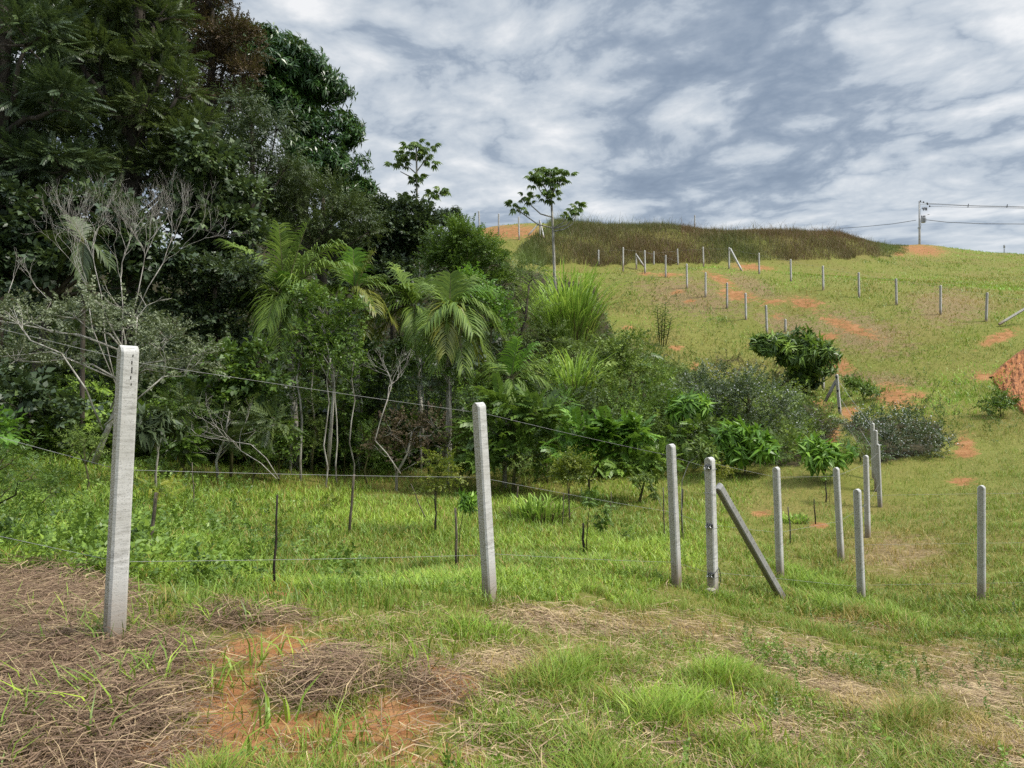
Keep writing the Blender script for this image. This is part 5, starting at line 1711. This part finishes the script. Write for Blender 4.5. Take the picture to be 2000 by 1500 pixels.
def forest_skirt():
    rng = np.random.default_rng(131)
    N = 34000
    y = rng.uniform(19.5, 30, N); x = rng.uniform(-.85, .32, N) * y
    g = gfast(x, y)
    lump = vnoise(x, y, 1.5, 51)
    h = (.25 + 3.0 * np.clip(lump - .15, 0, 1)) * rng.random(N) ** .8
    px0, py0 = pix(x, y, g)
    edge = np.interp(px0, [-400, 0, 300, 590, 1000, 1180], [900, 905, 910, 922, 945, 938])
    edge = np.where(px0 > 1180, 930, edge)
    ok = (py0 < edge) & (px0 < 1420) & (lump > .2)
    k = np.nonzero(ok)[0][:13000]
    c = np.stack([x, y, g + h], -1)[k]
    n = len(k)
    d = nrm(rng.normal(0, 1, (n, 3)) + np.array([.1, -.7, .3]))
    t = np.clip(.52 + .8 * (vnoise(c[:, 0], c[:, 1], 1.1, 52) - .5) + rng.normal(0, .1, n), 0, 1)
    sz = rng.uniform(.3, .55, n)
    VV, TT = [], []
    pick = (vnoise(c[:, 0], c[:, 1], 1.8, 53) * 3).astype(int)
    for q, kd in enumerate(('broad', 'small', 'pinnate')):
        m = pick == q
        if m.any():
            v, tt = place(kd, c[m], d[m], sz[m], t[m], rng); VV.append(v); TT.append(tt)
    V = np.concatenate(VV)
    tag(mesh_obj('undergrowth', V, quads(V), L_MID, None, np.concatenate(TT)), 'green leafy undergrowth skirting the forest where it meets the grass', kind='stuff')


undergrowth()
forest_skirt()


# ------------------------------------------------------------------ grass, straw and weeds
L_GRASS = leafmat('grass_blade', [(0.417, 0.295, 0.095), (0.304, 0.249, 0.055), (0.160, 0.212, 0.029), (0.189, 0.303, 0.035), (0.312, 0.414, 0.047), (0.246, 0.497, 0.045)], 0.5, 0.3, 0.3)
L_LUSH = leafmat('lush_grass_blade', [(0.362, 0.244, 0.058), (0.109, 0.173, 0.023), (0.181, 0.293, 0.033), (0.278, 0.406, 0.041), (0.411, 0.548, 0.058)], 0.45, 0.3, 0.35)
L_BANK = leafmat('bank_grass_blade', [(0.184, 0.101, 0.059), (0.156, 0.122, 0.059), (0.125, 0.144, 0.048), (0.166, 0.221, 0.059), (0.221, 0.313, 0.074)], 0.6, 0.25, 0.2)
L_STRAWS = leafmat('dry_straw_strand', [(0.102, 0.061, 0.040), (0.178, 0.116, 0.076), (0.273, 0.187, 0.119), (0.404, 0.297, 0.170), (0.535, 0.418, 0.237)], 0.75, 0.12, 0.2)

_rg = np.random.default_rng(2024)


def scatter(n, ymin, ymax, umin=-.86, umax=.86, p=2.0, margin=0.0):
    """Points on the land, thinning with distance as 1/y^p per metre of depth."""
    t = _rg.random(n)
    if p == 1.0:
        y = ymin * (ymax / ymin) ** t
    else:
        a = ymin ** (1 - p); b = ymax ** (1 - p)
        y = (a + (b - a) * t) ** (1 / (1 - p))
    x = _rg.uniform(umin, umax, n) * y + margin * _rg.uniform(-1, 1, n)
    z = gfast(x, y)
    px, py = pix(x, y, z)
    return x, y, z, px, py


def blades(name, x, y, z, h, w, tint, mat, label, lean=.45, seed=0, bend=.5):
    n = len(x)
    az = _rg.uniform(0, 6.28, n)
    ln = np.abs(_rg.normal(lean, .25, n))
    dx, dy = np.cos(az), np.sin(az)
    b = np.stack([x, y, z - .01], -1)
    m = b + np.stack([dx * h * ln * .4, dy * h * ln * .4, h * .58], -1)
    t = m + np.stack([dx * h * (ln * .6 + bend * .35), dy * h * (ln * .6 + bend * .35), h * (.42 - .32 * bend * np.minimum(ln, 1.2))], -1)
    fa = az + 1.5708 + _rg.normal(0, .5, n)
    s = np.stack([np.cos(fa), np.sin(fa), np.zeros(n)], -1) * (w / 2)[:, None]
    V = np.stack([b - s, b + s, m + s * .85, m - s * .85, t + s * .12, t - s * .12], 1).reshape(-1, 3)
    k = np.arange(n)[:, None] * 6
    Fq = np.concatenate([k + np.array([[0, 1, 2, 3]]), k + np.array([[3, 2, 4, 5]])], 0)
    o = mesh_obj(name, V, Fq, mat, None, np.repeat(np.clip(tint, 0, 1), 6))
    return tag(o, label, kind='stuff')


def cat_pts(parts):
    return [np.concatenate(q) for q in zip(*parts)]


BASIN_LOW = ([-400, 0, 230, 560, 950, 1150, 1320, 1420, 1500], [1120, 1120, 1165, 1195, 1195, 1170, 1140, 1060, 930])


def zones(px, py):
    jx = 45 * (vnoise(px, py, 55, 91) - .5) + 30 * (vnoise(px, py, 17, 92) - .5)
    basin = (py < np.interp(px, *BASIN_LOW) + jx) & (px < 1470) & (py > 880)
    near = (py >= np.interp(px, *BASIN_LOW)) & (py > 1150)
    return basin, near


def bank_at(px, py):
    top = np.interp(px, [990, 1040, 1090, 1200, 1750, 1790], [505, 470, 430, 400, 400, 490])
    bot = np.interp(px, [1000, 1170, 1500, 1740, 1790], [520, 521, 513, 502, 492])
    return (px > 1000) & (px < 1775) & (py > top) & (py < bot)


BRIGHT = [(1640, 1190, 70, 18, 12), (1740, 1215, 80, 18, 18), (1550, 1130, 30, 20, 20), (1600, 1150, 60, 22, 10), (1320, 1400, 90, 30, 0), (1410, 1330, 60, 20, 0), (1250, 1190, 40, 15, 0), (1100, 1330, 60, 20, 0), (1780, 1420, 60, 25, 0), (960, 1240, 80, 20, 0)]


def near_grass():
    parts = []
    # short mown turf and tufts close to the eye, then the lawn and the hill
    for n, a, b, p, mg in ((200000, 2.3, 9, 1.7, 1.6), (215000, 8, 30, 1.6, 1.6), (280000, 26, 118, 1.5, 2.0)):
        parts.append(scatter(n, a, b, p=p, margin=mg))
    x, y, z, px, py = cat_pts(parts)
    soil = soil_at(px, py); tan = mask(px, py, TAN); dry = mask(px, py, DRY)
    basin, near = zones(px, py)
    br = mask(px, py, BRIGHT)
    clump = vnoise(x, y, .38, 1); big = vnoise(x, y, 2.2, 2); fine = vnoise(x, y, .12, 5)
    far = y > 26
    pr = .48 + 1.0 * np.clip((clump - .25) * 2, 0, 1)
    pr = np.where(far, .55 + .45 * big, pr)
    pr *= 1 - .9 * np.clip(soil * 1.6, 0, 1)
    pr *= 1 - .55 * tan * (~far)
    pr *= 1 - .88 * dry * (~far)
    pr *= 1 + 1.5 * br
    pr *= ~(forest_at(px, py) > 0)
    pr *= 1 - .5 * basin
    pr *= ~bank_at(px, py)
    k = _rg.random(len(x)) < pr * .8
    x, y, z, px, py, tan, br, clump, big, fine, far, dry = [q[k] for q in (x, y, z, px, py, tan, br, clump, big, fine, far, dry)]
    n = len(x)
    h = .035 + .07 * clump ** 1.5 + .05 * _rg.random(n) ** 3
    h = h * (1 + 1.1 * br) + .06 * (fine > .82)
    h = np.where(y > 9, h * 1.15 + .02, h)
    h = np.where(far, .07 + .13 * _rg.random(n) + .06 * (big > .6), h)
    w = np.where(y < 9, .0055, np.where(y < 30, .010, .020 + .0006 * (y - 30))) * _rg.uniform(.7, 1.4, n)
    t = .50 + .16 * (big - .5) + .30 * br + _rg.normal(0, .13, n) - .42 * tan + .1 * (clump - .5) - .3 * dry
    t = np.where(_rg.random(n) < .17, t - .38, t)
    hill = y > 30
    t = np.where(hill, .65 + 1.0 * (vnoise(x, y * 2.2, 6, 9) - .5) + .5 * (vnoise(x, y * 2, 2.2, 19) - .5) + _rg.normal(0, .12, n) - .45 * tan, t)
    blades('grass', x, y, z, h, w, t, L_GRASS, 'short yellow-green grass over the slope and the trodden foreground', .6)


def basin_grass():
    x, y, z, px, py = cat_pts([scatter(165000, 7, 29, -.95, .4, p=1.5, margin=1.2)])
    basin, _ = zones(px, py)
    cl = vnoise(x, y, .5, 21); big = vnoise(x, y, 2.8, 22)
    pr = (.35 + .9 * cl) * basin * (1 - .9 * soil_at(px, py)) * ~((forest_at(px, py) > 0) & (y > 26))
    k = _rg.random(len(x)) < pr
    x, y, z, px, py, cl, big = [q[k] for q in (x, y, z, px, py, cl, big)]
    n = len(x)
    lf = np.clip((700 - px) / 700, 0, 1)
    h = (.10 + .20 * cl * _rg.random(n) + .16 * _rg.random(n) ** 2 * big) * (1 + .75 * lf) * .9 * (.45 + .55 * np.clip((np.interp(px, *BASIN_LOW) - py) / 90, 0, 1))
    w = (.008 + .0004 * y) * _rg.uniform(.7, 1.5, n)
    t = .55 + .5 * (big - .5) + _rg.normal(0, .15, n) - .1 * lf + .12 * np.clip((px - 900) / 400, 0, 1)
    t = np.where(_rg.random(n) < .09, .05, t)
    blades('tall_grass', x, y, z, h, w, t, L_LUSH, 'lush uncut grass filling the planted hollow below the trees', .55)


def bright_grass():
    x, y, z, px, py = scatter(90000, 2.5, 14, -.75, .75, p=1.3)
    m = np.maximum(mask(px, py, [(1640, 1180, 75, 14, 10), (1735, 1210, 85, 16, 18), (1560, 1140, 40, 18, 20)], .35), .14 * mask(px, py, [(1320, 1400, 120, 40, 0), (1450, 1465, 100, 25, 0)], .7))
    # long blades round the foot of every near post and scattered tussocks on the left
    m = np.maximum(m, .32 * mask(px, py, [(215, 1250, 60, 22, 0), (960, 1180, 40, 14, 0), (1325, 1135, 30, 10, 0), (1530, 1178, 30, 10, 0), (1917, 1172, 20, 7, 0), (420, 1195, 130, 26, 0), (700, 1180, 140, 20, 0)], .5))
    m = np.maximum(m, .9 * mask(px, py, [(222, 1262, 40, 12, 0), (958, 1184, 26, 8, 0), (1322, 1144, 20, 6, 0), (1394, 1168, 24, 7, 0), (1533, 1178, 22, 7, 0), (1917, 1174, 16, 5, 0), (1525, 1128, 16, 5, 0), (1643, 1099, 14, 4, 0)], .5))
    k = _rg.random(len(x)) < m
    x, y, z, px, py = [q[k] for q in (x, y, z, px, py)]
    n = len(x)
    h = _rg.uniform(.08, .24, n)
    w = _rg.uniform(.006, .012, n)
    t = np.where(px > 1000, .72, .36) + _rg.normal(0, .16, n)
    blades('grass_fringe', x, y, z, h, w, t, L_LUSH, 'taller bright grass fringing the posts and the lawn edge', .4)


def bank_grass():
    x, y, z, px, py = scatter(330000, 68, 112, -.02, .62, p=1.0)
    cl = vnoise(x, y, 2.2, 31); big = vnoise(x, y, 9, 32)
    k = bank_at(px, py + 2 + 9 * (vnoise(x, y, 1.1, 33) - .45)) & (_rg.random(len(x)) < .35 + .7 * cl)
    x, y, z, px, py, cl, big = [q[k] for q in (x, y, z, px, py, cl, big)]
    n = len(x)
    edge = np.clip((px - 1560) / 180, 0, 1)
    h = (.55 + .9 * vnoise(x, y, 4.5, 37)) * (.45 + .85 * cl * _rg.random(n) + .9 * (_rg.random(n) > .965) * (.4 + _rg.random(n))) * (1 - .35 * edge) * np.clip((1785 - px) / 90, .12, 1) * np.clip((px - 985) / 60, .2, 1)
    w = _rg.uniform(.018, .04, n)
    gl = np.clip((1330 - px) / 260, 0, 1)
    up = np.clip((475 - py) / 40, 0, 1)
    t = .36 + .6 * (big - .5) + _rg.normal(0, .12, n) + .28 * gl * (.4 + up) + .18 * edge
    t = np.where((px > 1330) & (px < 1720), t - .12 - .34 * up * (1 - edge * .6), t)
    blades('bank_grass', x, y, z, h, w, t, L_BANK, 'tall brown and green grass covering the steep bank under the crest', .3)


def straw():
    parts = [scatter(90000, 2.2, 6.5, -.8, .8, p=1.3), scatter(60000, 3, 14, -.8, .85, p=1.6)]
    x, y, z, px, py = cat_pts(parts)
    dry = mask(px, py, DRY, .7); tan = mask(px, py, TAN, .8)
    basin, _ = zones(px, py)
    pr = np.maximum(np.maximum(dry, tan * .75), .13) * (1 - .92 * soil_at(px, py)) * (~basin | (px < 260))
    k = (_rg.random(len(x)) < pr) & (py > 1040)
    x, y, z, px, py, dry, tan = [q[k] for q in (x, y, z, px, py, dry, tan)]
    n = len(x)
    heap = np.maximum(mask(px, py, [(640, 1345, 105, 45, -10), (60, 1180, 190, 80, 0), (150, 1120, 60, 40, 0), (1700, 1240, 50, 12, 10), (1560, 1270, 90, 16, 12)], .5), .25 * dry)
    L = _rg.uniform(.08, .34, n) * np.where(dry > .3, 1.15, .8)
    # tan straw lies combed down the slope, purple-brown straw is tangled
    az = np.where((tan > .3) & (px > 1000), _rg.normal(-.5, .5, n), _rg.uniform(0, 6.28, n))
    pitch = _rg.normal(0, .22, n)
    c = np.stack([x, y, z + .012 + _rg.random(n) * (.02 + .06 * dry + .10 * heap)], -1)
    d = np.stack([np.cos(az) * np.cos(pitch), np.sin(az) * np.cos(pitch), np.sin(pitch)], -1)
    kink = _rg.normal(0, .16, (n, 3)); kink[:, 2] = np.abs(kink[:, 2]) * .5
    a = c - d * (L / 2)[:, None]
    e = c + d * (L / 2)[:, None]
    mid = c + kink * L[:, None]
    g0 = gfast(a[:, 0], a[:, 1]) + .004; a[:, 2] = np.maximum(a[:, 2], g0)
    g1 = gfast(e[:, 0], e[:, 1]) + .004; e[:, 2] = np.maximum(e[:, 2], g1)
    w = _rg.uniform(.0022, .0052, n) * np.where(y > 6, 1.5, 1)
    s = np.cross(d, nrm(_rg.normal(0, .6, (n, 3)) + np.array([0, -.3, 1.0])))
    s = nrm(s) * (w / 2)[:, None]
    V = np.stack([a - s, a + s, mid + s, mid - s, e + s * .5, e - s * .5], 1).reshape(-1, 3)
    kk = np.arange(n)[:, None] * 6
    Fq = np.concatenate([kk + np.array([[0, 1, 2, 3]]), kk + np.array([[3, 2, 4, 5]])], 0)
    t = np.where(dry > tan, .34, .66) + _rg.normal(0, .24, n)
    t = np.where((px > 500) & (px < 780) & (dry > .3), t + .06, t)
    tag(mesh_obj('straw', V, Fq, L_STRAWS, None, np.repeat(np.clip(t, 0, 1), 6)), 'loose dead straw tangled on the ground in the foreground', kind='stuff')


def weeds():
    VV, TT = [], []
    # low broad-leaved weeds: thick at the left of the hollow, thinner over the lawn
    x, y, z, px, py = cat_pts([scatter(40000, 6, 27, -.9, .85, p=1.3), scatter(5000, 2.6, 8, -.75, .8, p=1.5)])
    basin, _ = zones(px, py)
    left = basin * (.15 + .9 * np.clip((520 - px) / 520, 0, 1))
    lawn = (px > 1450) * (py > 905) * .5 * (vnoise(x, y, 1.6, 41) > .45)
    pr = np.maximum(np.maximum(left, lawn), .03) * (1 - .9 * soil_at(px, py)) * ~(forest_at(px, py) > 0) * (1 - .9 * mask(px, py, DRY))
    k = _rg.random(len(x)) < pr * np.clip(vnoise(x, y, .9, 42) * 1.9 - .45, 0, 1)
    x, y, z, px, py = [q[k] for q in (x, y, z, px, py)]
    n = len(x)
    lf = (px < 700) & (py < 1150)
    h = np.where(lf, _rg.uniform(.05, .34, n), _rg.uniform(.015, .06, n))
    sz = np.where(lf, _rg.uniform(.12, .25, n), _rg.uniform(.07, .16, n))
    c = np.stack([x, y, z + h], -1)
    d = nrm(_rg.normal(0, .8, (n, 3)) + np.array([0, 0, .8]))
    t = np.clip(.62 + .7 * (vnoise(x, y, .8, 43) - .5) + _rg.normal(0, .12, n), 0, 1)
    for kd, m in (('lance', lf & (_rg.random(n) < .5)), ('broad', lf), ('small', ~lf)):
        if m.any():
            v, tt = place(kd, c[m], d[m], sz[m], t[m], _rg)
            VV.append(v); TT.append(tt)
    V = np.concatenate(VV)
    tag(mesh_obj('weeds', V, quads(V), L_MID, None, np.concatenate(TT)), 'low broad-leaved weeds among the grass', kind='stuff')
    # scrubby weeds thinning out up the slope and along the gully
    x, y, z, px, py = scatter(42000, 24, 62, 0, .75, p=1.2)
    m = np.maximum(np.maximum(ell(px, py, 1250, 700, 190, 100, 25, .7), ell(px, py, 1440, 740, 130, 34, 10, .5)), np.maximum(.8 * ell(px, py, 1780, 790, 150, 42, 4, .5), .6 * ell(px, py, 1200, 560, 70, 60, 0, .6)))
    m = np.maximum(m, .8 * ell(px, py, 1860, 830, 110, 30, 0, .5)) * (vnoise(x, y, 2.0, 71) * 1.4 - .15) * (1 - soil_at(px, py)) 
    k = _rg.random(len(x)) < m * .55
    x, y, z, px = [q[k] for q in (x, y, z, px)]
    n = len(x); c = np.stack([x, y, z + _rg.uniform(.02, .30, n)], -1)
    t = np.clip(.34 + .5 * (vnoise(x, y, 1.7, 72) - .5) + _rg.normal(0, .1, n), 0, 1)
    V, T_ = place('small', c, nrm(_rg.normal(0, .8, (n, 3)) + np.array([0, -.2, .7])), _rg.uniform(.22, .5, n), t, _rg)
    tag(mesh_obj('scrub_weeds', V, quads(V), L_BUSH, None, T_), 'low olive weeds spreading over the slope around the bushes', kind='stuff')
    # brighter tussocks dotted over the hill
    x, y, z, px, py = scatter(5000, 30, 100, 0, .8, p=1.0)
    spots = [(1270, 550, 18, 6, 0), (1345, 572, 14, 6, 0), (1316, 592, 12, 5, 0), (1410, 628, 30, 7, 10), (1390, 605, 14, 5, 0), (1258, 590, 14, 6, 0), (1410, 680, 12, 6, 0), (1680, 512, 24, 6, 0), (1740, 512, 50, 8, 5), (1690, 564, 14, 6, 0), (1608, 528, 8, 3, 0), (1790, 515, 24, 6, 0), (1690, 755, 30, 12, 15), (1885, 775, 22, 10, 0), (1240, 575, 22, 8, 0), (1860, 520, 20, 4, 0)]
    m = mask(px, py, spots, .3)
    k = _rg.random(len(x)) < np.maximum(m, .012)
    x, y, z, px, py = [q[k] for q in (x, y, z, px, py)]
    rep = 22
    x = np.repeat(x, rep) + _rg.normal(0, .35, len(x) * rep); y = np.repeat(y, rep) + _rg.normal(0, .35, len(y) * rep)
    z = gfast(x, y); n = len(x)
    blades('hill_tussocks', x, y, z, _rg.uniform(.15, .42, n), _rg.uniform(.02, .04, n), np.clip(_rg.normal(.5, .15, n), 0, 1), L_LUSH, 'darker green tussocks dotted over the hillside turf', .5)
    # stray green shoots growing through the straw
    x, y, z, px, py = scatter(9000, 2.2, 7, -.76, .6, p=1.2)
    m = np.maximum(mask(px, py, DRY), .5 * soil_at(px, py)) * (vnoise(x, y, .5, 61) > .5)
    k = _rg.random(len(x)) < m * .16
    x, y, z = [q[k] for q in (x, y, z)]
    rep = 4
    x = np.repeat(x, rep) + _rg.normal(0, .02, len(x) * rep); y = np.repeat(y, rep) + _rg.normal(0, .02, len(y) * rep); z = np.repeat(z, rep) + .03
    n = len(x)
    blades('green_shoots', x, y, z, _rg.uniform(.08, .22, n), _rg.uniform(.007, .014, n), np.clip(_rg.normal(.55, .2, n), 0, 1), L_LUSH, 'stray green shoots growing through the dead straw', .7)


near_grass()
basin_grass()
bright_grass()
bank_grass()
straw()
weeds()


# ------------------------------------------------------------------ red cut bank at the right
def cut_bank():
    """A small raw face of red earth scraped into the slope, under a lip of turf."""
    top = [(1940, 742), (1952, 730), (1966, 716), (1982, 703), (2000, 690), (2030, 672), (2070, 655)]
    bot = [(1942, 750), (1956, 768), (1972, 786), (1990, 802), (2008, 814), (2040, 826), (2080, 832)]
    rng = np.random.default_rng(77)
    nu, nv = 80, 40
    tu = np.linspace(0, 1, nu)
    I = lambda tab, j: np.interp(tu, np.linspace(0, 1, len(tab)), [q[j] for q in tab])
    T0 = np.array([hit(a, b) for a, b in zip(I(top, 0), I(top, 1))])
    B0 = np.array([hit(a, b) for a, b in zip(I(bot, 0), I(bot, 1))])
    sd_ = np.sin(math.pi * np.clip(tu * 1.05, 0, 1)) ** .6
    rows = [T0 + np.array([0, .9, -.6]), T0 + np.array([0, .35, .10]), T0 + np.array([0, 0, .16])]
    rough = .16 * (vnoise(tu * 60, tu * 0, 5.0, 5) - .5) + .08 * (vnoise(tu * 60, tu * 0, 1.7, 6) - .5)
    for v in np.linspace(0, 1, nv):
        q = T0 * (1 - v) + B0 * v
        prof = .16 - .50 * math.sin(math.pi * min(1, v * 1.15)) ** 1.2 * (1 - v) + .22 * v * (1 - v)   # hollow under the lip, spoil at the foot
        z = np.maximum(gz(q[:, 0], q[:, 1]) + .03, q[:, 2] + prof * sd_) + rough * (1 - v) * sd_ + .12 * (vnoise(tu * 60, np.full(nu, v * 30), 4.0, 7) - .5) + .09 * (vnoise(tu * 60, np.full(nu, v * 30), 1.6, 8) - .5) + rng.normal(0, .012, nu)
        rows.append(np.stack([q[:, 0] + rng.normal(0, .02, nu), q[:, 1], z], -1))
    rows.append(B0 + np.array([0, -.1, -.5]))
    V = np.concatenate(rows)
    nr = len(rows)
    idx = np.arange(nr * nu).reshape(nr, nu)
    Fq = np.stack([idx[:-1, :-1], idx[1:, :-1], idx[1:, 1:], idx[:-1, 1:]], -1).reshape(-1, 4)
    m, T, b, out = new_mat('raw_red_earth')
    b.inputs['Roughness'].default_value = 0.95
    co = T.n('ShaderNodeTexCoord').outputs['Object']
    mp = T.n('ShaderNodeMapping'); mp.inputs['Scale'].default_value = (2.2, 2.2, 1.2)
    T.l(co, mp.inputs[0])
    n1 = T.noise(mp.outputs[0], 2.2, 7, .65)
    T.l(T.ramp(n1, [(.3, (.09, .034, .010)), (.5, (.26, .092, .024)), (.7, (.36, .155, .05))]), b.inputs['Base Color'])
    o = mesh_obj('earth_bank', V, Fq, m)
    tag(o, 'raw red cut bank at the right edge of the lawn', kind='structure')


cut_bank()
